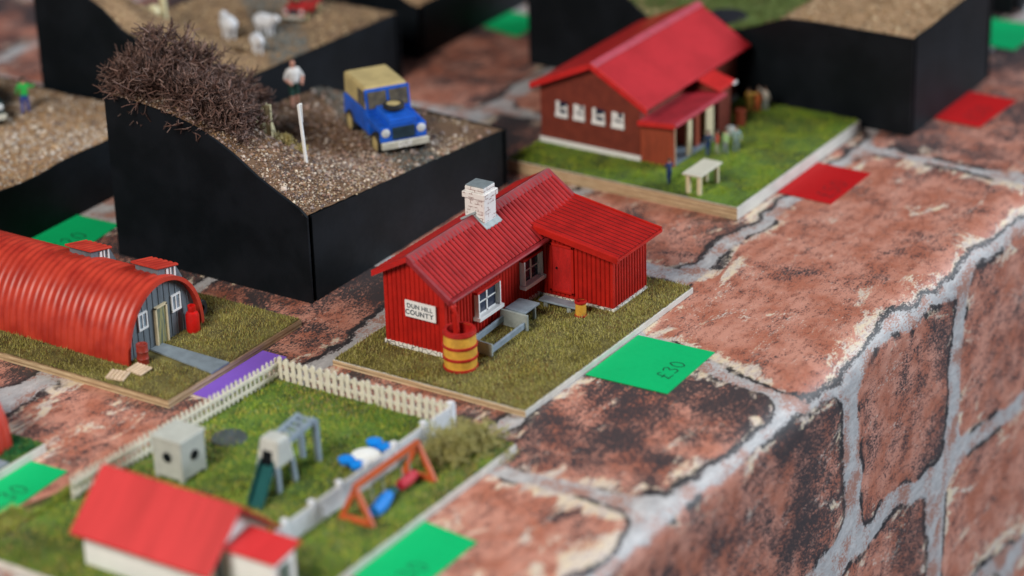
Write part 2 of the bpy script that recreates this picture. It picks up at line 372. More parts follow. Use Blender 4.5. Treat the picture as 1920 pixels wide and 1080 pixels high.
def stones(parent, name, pts, size, cols, seed=1, mat=None):
    r = np.random.default_rng(seed); n = len(pts)
    s = size*r.lognormal(0, .35, n)
    V = OCT[None]*r.uniform(.6, 1.25, (n, 6, 1))*s[:, None, None]
    a = r.uniform(0, 2*pi, n); c_, s_ = np.cos(a), np.sin(a); b_ = r.uniform(0, 2*pi, n); cb, sb = np.cos(b_), np.sin(b_)
    x = V[..., 0]*c_[:, None]-V[..., 1]*s_[:, None]; y = V[..., 0]*s_[:, None]+V[..., 1]*c_[:, None]; z = V[..., 2]
    y2 = y*cb[:, None]-z*sb[:, None]; z2 = y*sb[:, None]+z*cb[:, None]
    V = np.stack([x, y2, z2*.75], -1)+pts[:, None, :]
    F = (OF[None]+6*np.arange(n)[:, None, None]).reshape(-1, 3)
    cols = np.array(cols); c = cols[r.integers(0, len(cols), n)]*r.uniform(.6, 1.35, (n, 1))
    o = raw_mesh(name, V.reshape(-1, 3), F, mat or TINT, parent, cols=np.repeat(np.clip(c, 0, 1), 6, 0)); o['kind'] = 'stuff'; return o
def polyl(pts, closed=False): return pts
GL = {'£': [[(.62, .82), (.5, .97), (.32, .9), (.3, .6), (.3, .3), (.1, .02), (.35, .08), (.7, .02)], [(.08, .5), (.55, .5)]],
      '3': [[(.1, .85), (.4, 1), (.65, .8), (.3, .55), (.65, .35), (.5, .05), (.1, .1)]],
      '0': [[(.35, 1), (.1, .7), (.12, .25), (.38, 0), (.65, .3), (.62, .75), (.35, 1)]],
      '2': [[(.1, .8), (.35, 1), (.6, .75), (.1, .02), (.7, .05)]],
      '5': [[(.65, 1), (.2, .98), (.15, .55), (.5, .6), (.62, .3), (.35, 0), (.08, .12)]]}
def card(name, c, mat, ink, text, tx, ty, size, label, group, z=.02, ang=.0, th=.035):
    """c: four corners ccw; text starts at tx,ty running along +X"""
    cx = sum(p[0] for p in c)/4; cy = sum(p[1] for p in c)/4
    e = empty(name, (cx, cy, z), label, 'paper card', group)
    m = MB(); m.prism(c, 2, z, z+th); m.build('card', mat, e)
    w = MB(); px = 0
    for ch in text:
        for st in GL[ch]:
            P_ = []
            for i in range(len(st)-1):
                for k in range(4): f = k/4; P_.append((st[i][0]*(1-f)+st[i+1][0]*f, st[i][1]*(1-f)+st[i+1][1]*f))
            P_.append(st[-1])
            for _ in range(2): P_ = [P_[0]]+[((P_[i-1][0]+2*P_[i][0]+P_[i+1][0])/4, (P_[i-1][1]+2*P_[i][1]+P_[i+1][1])/4) for i in range(1, len(P_)-1)]+[P_[-1]]
            ca, sa = cos(ang), sin(ang)
            Q = [(tx+((px+p[0])*ca-p[1]*sa)*size, ty+((px+p[0])*sa+p[1]*ca)*size) for p in P_]
            hw = .036*size
            L, R_ = [], []
            for i, p in enumerate(Q):
                a, b = Q[max(i-1, 0)], Q[min(i+1, len(Q)-1)]; d = np.array([b[0]-a[0], b[1]-a[1]]); d /= np.linalg.norm(d)+1e-9
                L.append((p[0]-d[1]*hw, p[1]+d[0]*hw, z+th+.006)); R_.append((p[0]+d[1]*hw, p[1]-d[0]*hw, z+th+.006))
            n = len(Q); w.add(L+R_, [(n+i, n+i+1, i+1, i) for i in range(n-1)])
        px += .82
    if text: w.build('handwritten_price', ink, e)
    return e
def text_mesh(name, body, size, mat, parent, M, ext=.01, bold=0):
    """each letter is a mesh of its own, centred as one line"""
    L = []; x = 0
    for ch in body:
        if ch == ' ': x += size*.32; continue
        cu = bpy.data.curves.new(name, 'FONT'); cu.body = ch; cu.size = size; cu.extrude = ext; cu.align_x = 'LEFT'; cu.align_y = 'CENTER'; cu.offset = bold
        o = bpy.data.objects.new(name, cu); COL.objects.link(o)
        dg = bpy.context.evaluated_depsgraph_get(); me = bpy.data.meshes.new_from_object(o.evaluated_get(dg)); bpy.data.objects.remove(o)
        xs = [v.co.x for v in me.vertices]; me.transform(mathutils.Matrix.Translation((x-min(xs), random.uniform(-.02, .02)*size, 0))); x += max(xs)-min(xs)+size*.11
        L.append(me)
    for me in L:
        me.transform(mathutils.Matrix.Translation((-x/2, 0, 0))); me.transform(M)
        me.materials.clear(); me.materials.append(mat)
        me.transform(mathutils.Matrix.Translation(-mathutils.Vector(WL[parent.name])))
        n = bpy.data.objects.new('letter', me); COL.objects.link(n); n.parent = parent; WL[n.name] = WL[parent.name]

# ------------------------------------------------------------------ red corrugated cottage on its board
OLIVE = [(.12, .10, .025), (.24, .21, .045), (.33, .29, .07), (.44, .39, .15), (.30, .30, .075), (.18, .10, .03), (.38, .32, .08)]
b1 = board(87.5, 102.6, 57.4, 67.95, .31, 'dry olive grass baseboard of the red cottage with the stone chimney', WOODW, TURFM, side_mat=WOOD)
grass(b1, 'grass', 87.52, 102.58, 57.42, 67.9, .32, 60000, .20, OLIVE, avoid=[(90, 101.5, 63.4, 66.9), (98.2, 101.4, 59.2, 63.6)], seed=3, w=.034, lean=1.25)
X0, X1, Y0, Y1 = 90.15, 101.6, 63.4, 66.8; RY, RZ = 65.15, 5.1; ZB = .31
house = empty('cottage', ((X0+X1)/2, (Y0+Y1)/2, ZB), 'red corrugated iron cottage with a white brick chimney and two white windows', 'model house')
ztop = lambda y: (3.35+(y-Y0)/(RY-Y0)*(RZ-3.45)) if y < RY else (4.05+(Y1-y)/(Y1-RY)*(RZ-4.15))
m = MB()   # shell
m.prism([(Y0+.06, ZB), (Y1-.02, ZB), (Y1-.02, 4.0), (RY, RZ-.15), (Y0+.06, 3.3)], 0, X0+.06, X1-.04)
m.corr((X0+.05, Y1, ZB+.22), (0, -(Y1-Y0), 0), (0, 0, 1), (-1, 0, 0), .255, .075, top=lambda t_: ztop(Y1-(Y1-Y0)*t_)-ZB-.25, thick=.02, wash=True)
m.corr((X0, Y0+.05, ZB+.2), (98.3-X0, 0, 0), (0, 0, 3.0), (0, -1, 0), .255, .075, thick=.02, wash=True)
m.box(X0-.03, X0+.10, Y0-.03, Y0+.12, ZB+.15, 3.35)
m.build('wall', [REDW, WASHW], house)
STN = NT('painted_stone'); v = STN.coord('Object', (1, 1, 1))
vo = STN.n.new('ShaderNodeTexVoronoi'); vo.feature = 'DISTANCE_TO_EDGE'; vo.inputs['Scale'].default_value = 3.6; STN.l.new(v, vo.inputs[0])
STONE = STN.out(STN.mix(STN.ramp(vo.outputs[0], .02, .08), (.10, .08, .07), (.72, .70, .64)), .7)
m = MB(); m.box(X0-.04, X1, Y0-.02, Y1+.02, ZB, ZB+.26); m.build('stone_footing', STONE, house)
# main roof
rx0, rx1 = 89.8, 102.0
roof = MB()
sl = np.array([0, 62.95-RY, 3.50-RZ-.05])
nrm = np.array([0, -1, 1.45]); nrm = nrm/np.linalg.norm(nrm)
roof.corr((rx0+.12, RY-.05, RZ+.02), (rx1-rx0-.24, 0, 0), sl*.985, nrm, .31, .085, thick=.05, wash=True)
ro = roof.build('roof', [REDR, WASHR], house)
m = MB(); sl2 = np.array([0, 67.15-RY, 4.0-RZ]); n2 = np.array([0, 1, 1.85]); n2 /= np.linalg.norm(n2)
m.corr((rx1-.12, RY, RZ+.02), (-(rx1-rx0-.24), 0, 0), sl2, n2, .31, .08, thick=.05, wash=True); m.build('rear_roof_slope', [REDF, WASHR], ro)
m = MB()
for sgn, yy, zz in ((-1, 62.95, 3.47), (1, 67.15, 4.0)):       # ridge cap and verge boards
    a = np.array([0, yy-RY, zz-RZ]); a /= np.linalg.norm(a); nn = np.array([0, -a[2]*sgn*-1, abs(a[1])]); nn = np.array([0, sgn*abs(a[2]), abs(a[1])])
    p = np.array([0, RY, RZ+.10])
    m.hexa([np.array([x, 0, 0])+q for x, q in [(rx0, p-nn*.02), (rx1, p-nn*.02), (rx1, p+a*.42-nn*.02), (rx0, p+a*.42-nn*.02)]]+[np.array([x, 0, 0])+q for x, q in [(rx0, p+nn*.05), (rx1, p+nn*.05), (rx1, p+a*.42+nn*.03), (rx0, p+a*.42+nn*.03)]])
m.build('ridge_cap', REDT, ro)
for xx in (rx0, rx1-.1):
    for yy, zz, sgn in ((62.85, 3.40, -1), (67.15, 3.98, 1)):
        m = MB(); L = sqrt((yy-RY)**2+(zz-RZ)**2)
        m.hexa([(xx-.04, RY, RZ-.17), (xx+.16, RY, RZ-.17), (xx+.16, yy, zz-.17), (xx-.04, yy, zz-.17), (xx-.04, RY, RZ+.1), (xx+.16, RY, RZ+.1), (xx+.16, yy, zz+.13), (xx-.04, yy, zz+.13)])
        m.build('bargeboard', REDT if sgn < 0 else REDF, ro)
m = MB(); m.bar((rx0, 62.85, 3.40), (98.1, 62.85, 3.40), .13, .2); m.tube([(rx0+.02, 62.75, 3.42), (98.05, 62.75, 3.42)], .085, 8); m.build('gutter', REDT, ro)
# chimney
cx0, cx1, cy0, cy1 = 95.42, 96.42, 64.58, 65.68
CH = NT('chimney_brick'); v = CH.coord('Object', (1, 1, 1))
mp = CH.n.new('ShaderNodeMapping'); CH.l.new(v, mp.inputs[0]); mp.inputs['Rotation'].default_value = (radians(90), 0, radians(0))
sepv = CH.n.new('ShaderNodeSeparateXYZ'); CH.l.new(v, sepv.inputs[0]); comb = CH.n.new('ShaderNodeCombineXYZ'); CH.l.new(CH.math('ADD', sepv.outputs[0], sepv.outputs[1]), comb.inputs[0]); CH.l.new(sepv.outputs[2], comb.inputs[1])
bt = CH.n.new('ShaderNodeTexBrick'); CH.l.new(comb.outputs[0], bt.inputs[0]); bt.inputs['Scale'].default_value = 1.0
for k, vv in (('Mortar Size', .018), ('Brick Width', .42), ('Row Height', .17), ('Mortar Smooth', .3)): bt.inputs[k].default_value = vv
bt.inputs['Color1'].default_value = (.74, .72, .70, 1); bt.inputs['Color2'].default_value = (.66, .62, .60, 1); bt.inputs['Mortar'].default_value = (.25, .13, .12, 1)
nn_ = CH.noise(v, 3.5, 3)
CHM = CH.out(CH.mix(CH.ramp(nn_, .45, .6), (.75, .73, .71), bt.outputs[0]), .65); 
ch = MB(); ch.box(cx0, cx1, cy0, cy1, 3.9, 6.25); ch.box(cx0-.09, cx1+.09, cy0-.09, cy1+.09, 6.02, 6.32); ch.box(cx0+.02, cx1-.02, cy0+.02, cy1-.02, 6.32, 6.58)
cho = ch.build('chimney', CHM, house, bevel=.03)
MB().box(cx0+.04, cx1-.04, cy0+.04, cy1-.04, 6.58, 6.63).build('chimney_cap', GREYP, cho, bevel=.02)
m = MB(); zf = lambda y: RZ+.1-(RY-y)*(1.6/2.2)
m.hexa([(cx0-.16, 64.35, zf(64.35)), (cx1+.16, 64.35, zf(64.35)), (cx1+.16, RY, zf(RY)), (cx0-.16, RY, zf(RY)), (cx0-.16, 64.35, zf(64.35)+.06), (cx1+.16, 64.35, zf(64.35)+.06), (cx1+.16, RY, zf(RY)+.06), (cx0-.16, RY, zf(RY)+.06)])
m.bar((cx0-.03, 65.05, 5.35), (cx0-.03, 65.9, 4.85), .08, .1)
m.build('flashing', LEAD, cho)
# lean-to shed wing
LX0, LX1, LY0 = 98.25, 101.35, 59.3
wing = MB(); wing.prism([(LY0+.06, ZB), (Y0+.2, ZB), (Y0+.2, 3.85), (LY0+.06, 3.1)], 0, LX0+.06, LX1-.02)
tw = lambda y: 3.12+(y-LY0)*.155
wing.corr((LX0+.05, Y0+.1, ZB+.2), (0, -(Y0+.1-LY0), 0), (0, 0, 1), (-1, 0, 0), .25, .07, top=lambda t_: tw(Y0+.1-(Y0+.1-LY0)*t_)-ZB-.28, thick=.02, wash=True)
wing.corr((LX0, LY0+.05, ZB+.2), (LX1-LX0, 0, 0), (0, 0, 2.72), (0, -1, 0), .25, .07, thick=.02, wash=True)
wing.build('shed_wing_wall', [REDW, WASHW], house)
m = MB(); m.box(LX0-.03, LX1+.03, LY0-.05, Y0-.05, ZB, ZB+.14); m.build('stone_footing', STONE, house)
REDL = paint('shed_roof_red', (.42, .012, .010), .5, .2, 1.2, (.32, .008, .007), fine=.16, spec=.28)
m = MB(); wn = np.array([0, -.155, 1]); wn /= np.linalg.norm(wn)
yA, zA, yB, zB = 63.75, 4.06, 58.85, 3.30
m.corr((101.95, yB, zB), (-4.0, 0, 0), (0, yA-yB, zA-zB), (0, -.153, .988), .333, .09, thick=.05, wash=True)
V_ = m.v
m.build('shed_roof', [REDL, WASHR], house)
m = MB(); m.hexa([(97.82, yB-.05, zB-.24), (97.96, yB-.05, zB-.24), (97.96, yA-.3, zA-.27), (97.82, yA-.3, zA-.27), (97.82, yB-.05, zB+.07), (97.96, yB-.05, zB+.07), (97.96, yA-.3, zA+.03), (97.82, yA-.3, zA+.03)]); 
m.hexa([(101.93, yB-.05, zB-.14), (102.04, yB-.05, zB-.14), (102.04, yA, zA-.17), (101.93, yA, zA-.17), (101.93, yB-.05, zB+.12), (102.04, yB-.05, zB+.12), (102.04, yA, zA+.12), (101.93, yA, zA+.12)])
m.box(97.82, 102.0, yB-.09, yB-.03, zB-.12, zB+.0)
m.build('shed_bargeboard', REDW, house)
# door in the wing
m = MB(); m.box(LX0-.07, LX0+.03, 61.55, 62.62, .85, 3.12)
d = m.build('door', DOORR, house)
m = MB()
for (a, b, c, e_) in ((61.42, 61.56, .75, 3.25), (62.62, 62.78, .75, 3.25), (61.42, 62.78, 3.12, 3.24), (61.42, 62.78, .74, .86)): m.box(LX0-.12, LX0+.02, a, b, c, e_)
m.build('door_frame', REDW, d, bevel=.015)
m = MB(); m.lathe((LX0-.10, 62.38, 2.0), [(0, -.03), (.05, -.03), (.05, .04), (0, .04)], 10, axis=0); m.build('door_knob', BLK, d)
def cottage_window(xa, xb, za, zb, y=63.4):
    f = MB(); w_ = .10
    f.box(xa, xa+w_, y-.27, y+.02, za, zb); f.box(xb-w_, xb, y-.27, y+.02, za, zb)
    f.box(xa-.08, xb+.08, y-.38, y+.02, za-.13, za+.05); f.box(xa-.02, xb+.02, y-.24, y+.02, zb-.02, zb+.1, 1)
    o = f.build('window', [WHT, REDW], house, bevel=.015)
    MB().box(xa+w_, xb-w_, y-.062, y-.055, za+.04, zb-.02).build('glass', GLS, o)
    g = MB(); xm = (xa+xb)/2; zm = (za+zb)/2+.05
    for (a, b, c, e_) in ((xa+w_, xa+w_+.09, za, zb), (xb-w_-.09, xb-w_, za, zb), (xm-.05, xm+.05, za, zb), (xa, xb, zm-.035, zm+.035), (xa, xb, za, za+.12), (xa, xb, zb-.08, zb)):
        g.box(max(a, xa+w_), min(b, xb-w_), y-.10, y-.05-.0001*len(g.v), c+.01, e_-.01)
    g.build('glazing_bars', WHT, o)
cottage_window(92.55, 94.45, 1.42, 2.62); cottage_window(96.5, 98.15, 1.45, 2.72)
m = MB(); m.tube([(90.05, 63.0, 3.35), (89.95, 62.72, 3.15), (89.92, 62.68, 2.9), (89.92, 62.6, 1.75)], .155, 12); m.build('downpipe', REDW, house)
# wall sign with lettering
sg = MB(); sg.box(89.98, 90.04, 63.78, 65.48, 2.10, 2.92)
sgo = sg.build('name_sign', WHT, house)
Mx = mathutils.Matrix.Translation((89.972, 64.63, 2.66)) @ mathutils.Matrix(((0, 0, -1, 0), (-1, 0, 0, 0), (0, 1, 0, 0), (0, 0, 0, 1)))
LET = paint('sign_lettering', (.04, .06, .08), .6, .1, 3, fine=0)
text_mesh('lettering', 'DUN HILL', .31, LET, sgo, Mx, .004, .006)
Mx2 = mathutils.Matrix.Translation((89.972, 64.66, 2.34)) @ mathutils.Matrix(((0, 0, -1, 0), (-1, 0, 0, 0), (0, 1, 0, 0), (0, 0, 0, 1)))
text_mesh('lettering', 'COUNTY', .34, LET, sgo, Mx2, .004, .008)

# rain barrel, small keg
YEL = paint('ochre_paint', (.72, .38, .05), .45, .15, 2, fine=.2)
REDB = paint('hoop_red', (.42, .016, .014), .35, .12, 3)
def barrel(cx, cy, z, r, h, label, bulge=1.08, hoops=(.05, .33, .62, .93), small=False):
    e = empty('barrel', (cx, cy, z), label, 'barrel')
    pr = [(r*(1+(bulge-1)*(1-((t_/10-.4)/.6)**2)), z*0+h*t_/10) for t_ in range(11)]
    m = MB(); m.lathe((cx, cy, z), pr+[(r*.86, h), (r*.86, h*.72), (0.001, h*.72)], 28, 0); m.build('barrel_body', [YEL if not small else YEL], e)
    for k in hoops:
        rr = r*(1+(bulge-1)*(1-((k-.4)/.6)**2)); hh = .055 if not small else .05
        m = MB(); hh *= 1.4; m.lathe((cx, cy, z), [(rr-.02, h*k-hh), (rr+.045, h*k-hh*.7), (rr+.055, h*k), (rr+.045, h*k+hh*.7), (rr-.02, h*k+hh)], 28); m.build('hoop', REDB, e)
    m = MB(); m.lathe((cx, cy, z), [(r*.84, h*.99), (r*.84, h*.74), (.001, h*.735)], 24); 
    m.lathe((cx, cy, z), [(r*.8, h+.012), (r*1.03, h+.012), (r*1.05, h-.08)], 28); m.build('barrel_lining', REDB, e)
    return e
barrel(89.78, 62.35, ZB, .72, 1.95, 'ochre barrel with red hoops under the cottage downpipe')
barrel(97.17, 60.45, ZB, .25, .78, 'small ochre and red keg beside the shed corner', 1.06, (.05, .95), True)
# cold frame, table and bench
GR2 = paint('blue_grey_wood', (.24, .30, .36), .55, .15, 2, fine=.1); GR3 = paint('grey_green_wood', (.30, .34, .32), .6, .15, 2)
e = empty('planter_frame', (92.9, 62.3, ZB), 'open grey plank bed frame lying below the nearer cottage window', 'planter')
m = MB(); m.bar((91.35, 61.75, .62), (94.2, 61.72, .75), .12, .30); m.build('side_plank', GR2, e, bevel=.02)
m = MB(); m.bar((91.55, 62.95, .68), (94.3, 62.95, .80), .10, .32); m.build('side_plank', GR2, e, bevel=.02)
m = MB(); m.bar((91.32, 61.62, .68), (91.42, 63.0, .68), .12, .62); m.build('end_plank', GR3, e, bevel=.02)
m = MB(); m.bar((94.25, 61.55, .86), (94.3, 63.1, .86), .12, .80); m.build('end_plank', GR3, e, bevel=.02)
def bench(name, x0, x1, y0, y1, z0, z1, label, cat, mt, ml, legs, ls=.16, grp=None, th=.1):
    e = empty(name, ((x0+x1)/2, (y0+y1)/2, z0), label, cat, grp)
    MB().box(x0, x1, y0, y1, z1-th, z1).build('top', mt, e, bevel=.02)
    for lx, ly in legs:
        sx, sy = (ls if isinstance(ls, tuple) else (ls, ls))
        MB().box(lx-sx/2, lx+sx/2, ly-sy/2, ly+sy/2, z0, z1-th-.002).build('leg', ml, e, bevel=.012)
    return e
bench('garden_table', 94.65, 95.95, 61.95, 63.1, ZB, 1.15, 'low grey table standing at the end of the plank frame', 'table', GR2, GR3, [(94.85, 62.15), (95.75, 62.15), (94.85, 62.9), (95.75, 62.9)], .13)
bench('garden_bench', 97.05, 97.65, 60.65, 62.75, ZB, .72, 'grey plank bench in front of the shed door', 'bench', GR2, GR3, [(97.35, 61.1), (97.35, 62.4)], (.45, .22))

# ------------------------------------------------------------------ price cards
card('price_card', [(92.55, 53.1), (97.3, 53.3), (97.15, 57.3), (92.4, 57.3)], GREENP, INK, '£30', 93.75, 53.75, .78, 'bright green card reading £30 beside the cottage board', 'green price cards')
card('price_card', [(115.7, 56.55), (120.5, 56.6), (120.55, 59.8), (115.8, 59.75)], REDP, INKR, '£50', 116.3, 56.9, 1.0, 'red card with faint pen price beside the school board', 'red price cards')
card('price_card', [(129.5, 54.3), (134.4, 54.2), (134.5, 57.3), (129.6, 57.3)], REDP, INKR, '£50', 130.3, 54.8, 1.0, 'red card at the foot of the large black box', 'red price cards')
card('price_card', [(72.4, 53.1), (77.25, 53.2), (77.6, 56.1), (72.5, 56.1)], GREENP, INK, '£30', 72.6, 53.7, .9, 'green card beside the playground board at the bottom', 'green price cards')
card('price_card', [(91.0, 86.9), (95.4, 87.5), (95.3, 90.6), (91.2, 90.6)], GREENP, INK, '£20', 91.3, 87.9, .95, 'green card reading £20 behind the corrugated hut', 'green price cards')
card('price_card', [(68.6, 71.4), (73.5, 71.75), (73.4, 73.9), (68.7, 73.9)], GREENP, INK, '£30', 69.4, 72.0, .9, 'green card at the left beside the small grass board', 'green price cards')
card('price_card', [(130.2, 85.2), (134.0, 85.4), (134.1, 88.6), (131.0, 88.6)], GREENP, INK, '', 0, 0, .9, 'dim green card in the far gap between black boxes', 'green price cards')
card('price_card', [(142.2, 57.7), (147.2, 57.7), (147.0, 61.3), (142.3, 61.3)], GREENP, INK, '', 0, 0, .9, 'green card at the right edge behind the large black box', 'green price cards')
card('price_card', [(81.95, 69.95), (87.1, 70.3), (87.1, 71.7), (81.95, 71.7)], PURP, INK, '£', 83.4, 70.0, .8, 'purple card between the hut board and the picket fence', None)

# ------------------------------------------------------------------ black plinth boxes with scenery on top
def prof_fn(pts):
    xs = [p[0] for p in pts]; ys = [p[1] for p in pts]
    return lambda q: np.interp(q, xs, ys)
def smooth01(a, b, x): t_ = np.clip((x-a)/(b-a), 0, 1); return t_*t_*(3-2*t_)
def plinth(name, x0, x1, y0, y1, zf, label, tmat, step=.4):
    e = empty(name, ((x0+x1)/2, (y0+y1)/2, .004), label, 'display box', 'black display boxes')
    nx = int((x1-x0)/step)+1; ny = int((y1-y0)/step)+1; gx = np.linspace(x0, x1, nx); gy = np.linspace(y0, y1, ny)
    # walls of card with the top edge following the ground
    m = MB(); T = .14
    def wall(pts, off):
        n = len(pts); vs_ = []
        for (x, y) in pts:
            z = float(zf(x, y)); ix, iy = x+off[0]*T, y+off[1]*T
            vs_ += [(x, y, .004), (x, y, z+.05), (ix, iy, z+.05), (ix, iy, .004)]
        fs = []
        for i in range(n-1):
            a, b = 4*i, 4*(i+1)
            for k in range(3): fs.append((a+k, b+k, b+k+1, a+k+1))
        fs += [(0, 1, 2, 3), tuple(4*(n-1)+k for k in (3, 2, 1, 0))]
        m.add(vs_, fs)
    wall([(x0, y) for y in gy], (1, 0)); wall([(x1, y) for y in gy], (-1, 0)); wall([(x, y0) for x in gx[1:-1]], (0, 1)); wall([(x, y1) for x in gx[1:-1]], (0, -1))
    m.box(x0, x0+.2, y0, y0+.001, .01, .02)
    m.build('plinth', BLK, e)
    g = MB(); vs_ = []
    for x in gx:
        for y in gy:
            xx = min(max(x, x0+T*.8), x1-T*.8); yy = min(max(y, y0+T*.8), y1-T*.8)
            vs_.append((xx, yy, float(zf(xx, yy))+.0+.05*(random.random()-.3)))
    g.add(vs_, [(i*ny+j, (i+1)*ny+j, (i+1)*ny+j+1, i*ny+j+1) for i in range(nx-1) for j in range(ny-1)], 0, True)
    g.build('ground_cover', tmat, e)
    return e
# --- box one: road cutting with heather, jeep and walker
p1 = prof_fn([(72.85, 4.48), (73.3, 4.85), (74.4, 5.35), (75.7, 6.0), (77, 6.85), (78.2, 7.45), (79.6, 7.95), (81.4, 8.3), (83, 8.48), (85.1, 8.55)])
def z1(x, y): return 4.48-1.40*(x-92.5)/17.5+.35*np.clip((y-72.85)/12.2, 0, 1)+(p1(y)-4.48-.3*np.clip((y-72.85)/12.2, 0, 1))*(1-smooth01(93.6, 101.5, x))
BX1 = plinth('diorama_box', 92.5, 110.0, 72.85, 85.05, z1, 'black box carrying a stony bank with heather, track and blue jeep', paint('stony_earth', (.17, .095, .05), .9, .3, 1.5, (.10, .055, .028), bump=.6, fine=.25))
n = 26000; sx = rng.uniform(92.7, 109.85, n); sy = rng.uniform(73.0, 84.95, n)
road = smooth01(1.5, 1.1, np.abs((sx-105.2)*.831-(sy-77)*.556+0.0)) 
edge_near = smooth01(77.5, 74, sy)
dens = .55+.45*vnoise(sx, sy, 1.5, 31)-smooth01(106, 108, sx)*.75*(1-road)
k = rng.random(n) < dens; sx, sy, road = sx[k], sy[k], road[k]
pts = np.stack([sx, sy, z1(sx, sy)+.03], -1)
isr = rng.random(len(sx)) < road
P_ = pts[~isr]; sandy = rng.random(len(P_)) < np.clip(smooth01(105.2, 108, P_[:, 0])*smooth01(83, 79, P_[:, 1])+.25*smooth01(75.5, 73, P_[:, 1]), 0, 1); heath = (~sandy) & (rng.random(len(P_)) < smooth01(75.5, 78, P_[:, 1])*.75)
stones(BX1, 'sand_grains', np.repeat(P_[sandy], 2, 0)+rng.normal(0, .08, (2*sandy.sum(), 3))*(1, 1, 0), .04, [(.46, .34, .22), (.38, .27, .17), (.52, .42, .28)], 25)
stones(BX1, 'heath_soil', P_[heath], .062, [(.20, .11, .06), (.14, .08, .05), (.26, .16, .08), (.10, .06, .045), (.30, .21, .17)], 26)
stones(BX1, 'gravel', P_[~sandy & ~heath], .060, [(.30, .20, .14), (.20, .12, .09), (.48, .38, .30), (.11, .075, .06), (.62, .54, .44), (.26, .15, .09), (.36, .26, .22), (.15, .12, .12)], 5)
stones(BX1, 'road_chippings', pts[isr], .05, [(.10, .105, .10), (.14, .145, .13), (.07, .075, .075), (.24, .23, .20)], 6)
k = rng.random(900) < 1; sx = rng.uniform(92.8, 109.6, 900); sy = rng.uniform(73.1, 84.8, 900)
stones(BX1, 'pebbles', np.stack([sx, sy, z1(sx, sy)+.06], -1)[:420], .12, [(.38, .24, .18), (.5, .42, .36), (.25, .2, .18)], 9)

def twigs(parent_name, label, cat, clumps, col, seed, seglen=.42, depth=4, stems=9, rad=.035, group=None, upb=.5, mat=None):
    r = random.Random(seed); V = []; Fq = []; C = []
    def seg(a, b, ra, rb, c):
        d = b-a; L = np.linalg.norm(d); d = d/L; u = np.array([0, 0, 1.]) if abs(d[2]) < .9 else np.array([1., 0, 0]); p = np.cross(d, u); p /= np.linalg.norm(p); q = np.cross(d, p)
        i = len(V)
        for (o_, rr) in ((a, ra), (b, rb)):
            for k_ in range(3):
                t_ = 2*pi*k_/3; V.append(o_+(p*cos(t_)+q*sin(t_))*rr); C.append(c)
        for k_ in range(3): Fq.append((i+k_, i+(k_+1) % 3, i+3+(k_+1) % 3, i+3+k_))
    def grow(a, d, L, ra, lev):
        n_ = np.array([r.gauss(0, 1) for _ in range(3)])*.22
        d1 = d+n_; d1 /= np.linalg.norm(d1); b = a+d1*L*.55; d2 = d1+np.array([r.gauss(0, 1) for _ in range(3)])*.3; d2 /= np.linalg.norm(d2); e_ = b+d2*L*.5
        cc = np.array(col[r.randrange(len(col))])*r.uniform(.65, 1.35)
        seg(a, b, ra, ra*.85, cc); seg(b, e_, ra*.85, ra*.7, cc)
        if lev <= 0: return
        for _ in range(2 if r.random() < .65 else 3):
            dd = d2+np.array([r.gauss(0, 1) for _ in range(3)])*.62; dd[2] += .12*upb; dd /= np.linalg.norm(dd)
            grow(e_, dd, L*r.uniform(.68, .95), ra*.72, lev-1)
    for (x, y, z, R) in clumps:
        for _ in range(stems):
            az = r.uniform(0, 2*pi); el = r.uniform(.05, 1.45); d = np.array([cos(az)*cos(el), sin(az)*cos(el), sin(el)])
            grow(np.array([x, y, z])+np.array([r.uniform(-.2, .2), r.uniform(-.2, .2), 0]), d, seglen*R, rad*(.8+.2*R), depth)
    o = raw_mesh(parent_name, np.array(V), np.array(Fq), mat or TWIG, cols=np.array(C)); return setp(o, label, cat, group)
cl_ = []
rr_ = random.Random(4)
for i in range(56):
    y = 76.3+8.6*(i+rr_.random())/56; k_ = smooth01(75.5, 83, y); x = rr_.uniform(93.75, 95.1+1.1*smooth01(76, 79, y)+2.2*smooth01(79.8, 82, y)); 
    cc_ = x*.552-y*.834
    if cc_ > -12.8 and y < 81: continue
    cl_.append((x, y, float(z1(x, y))+.05, (.42 if (cc_ > -13.7 and y < 81) else .50+.40*k_)))
for x, y, h, R in ((96.2, 83.6, 1.9, 1.0), (95.4, 84.0, 1.7, .9), (96.9, 82.6, 1.5, .95), (95.2, 82.7, 1.1, .9), (96.6, 83.2, .9, .95), (96.0, 84.3, .8, .9), (95.6, 83.4, 2.2, .7), (98.3, 82.4, .7, .9), (97.0, 84.0, 1.5, .8), (98.6, 83.4, 1.2, .8), (99.4, 81.6, .8, .75), (97.6, 81.2, .9, .85), (94.4, 80.5, .4, .8), (98.9, 82.0, 1.5, .85), (97.8, 83.0, 1.8, .9), (99.8, 82.6, 1.3, .8), (96.6, 80.6, .5, .8)): cl_.append((x, y, float(z1(x, y))+h, R))
twigs('heather_bush', 'tangled brown dried heather bush on the bank of the black box', 'bush', cl_, [(.095, .05, .04), (.15, .08, .063), (.06, .033, .027), (.24, .155, .13)], 11, .86, 3, 12, .082)
GOLD = [(.38, .29, .09), (.50, .40, .15), (.24, .20, .06), (.60, .50, .26)]
twigs('scrub_plant', 'yellowish scrub below the wooden fence posts', 'plant', [(98.2, 78.6, float(z1(98.2, 78.6)), .7), (97.6, 77.9, float(z1(97.6, 77.9)), .7), (97.9, 77.2, float(z1(97.9, 77.2)), .55)], GOLD, 5, .28, 3, 18, .045)
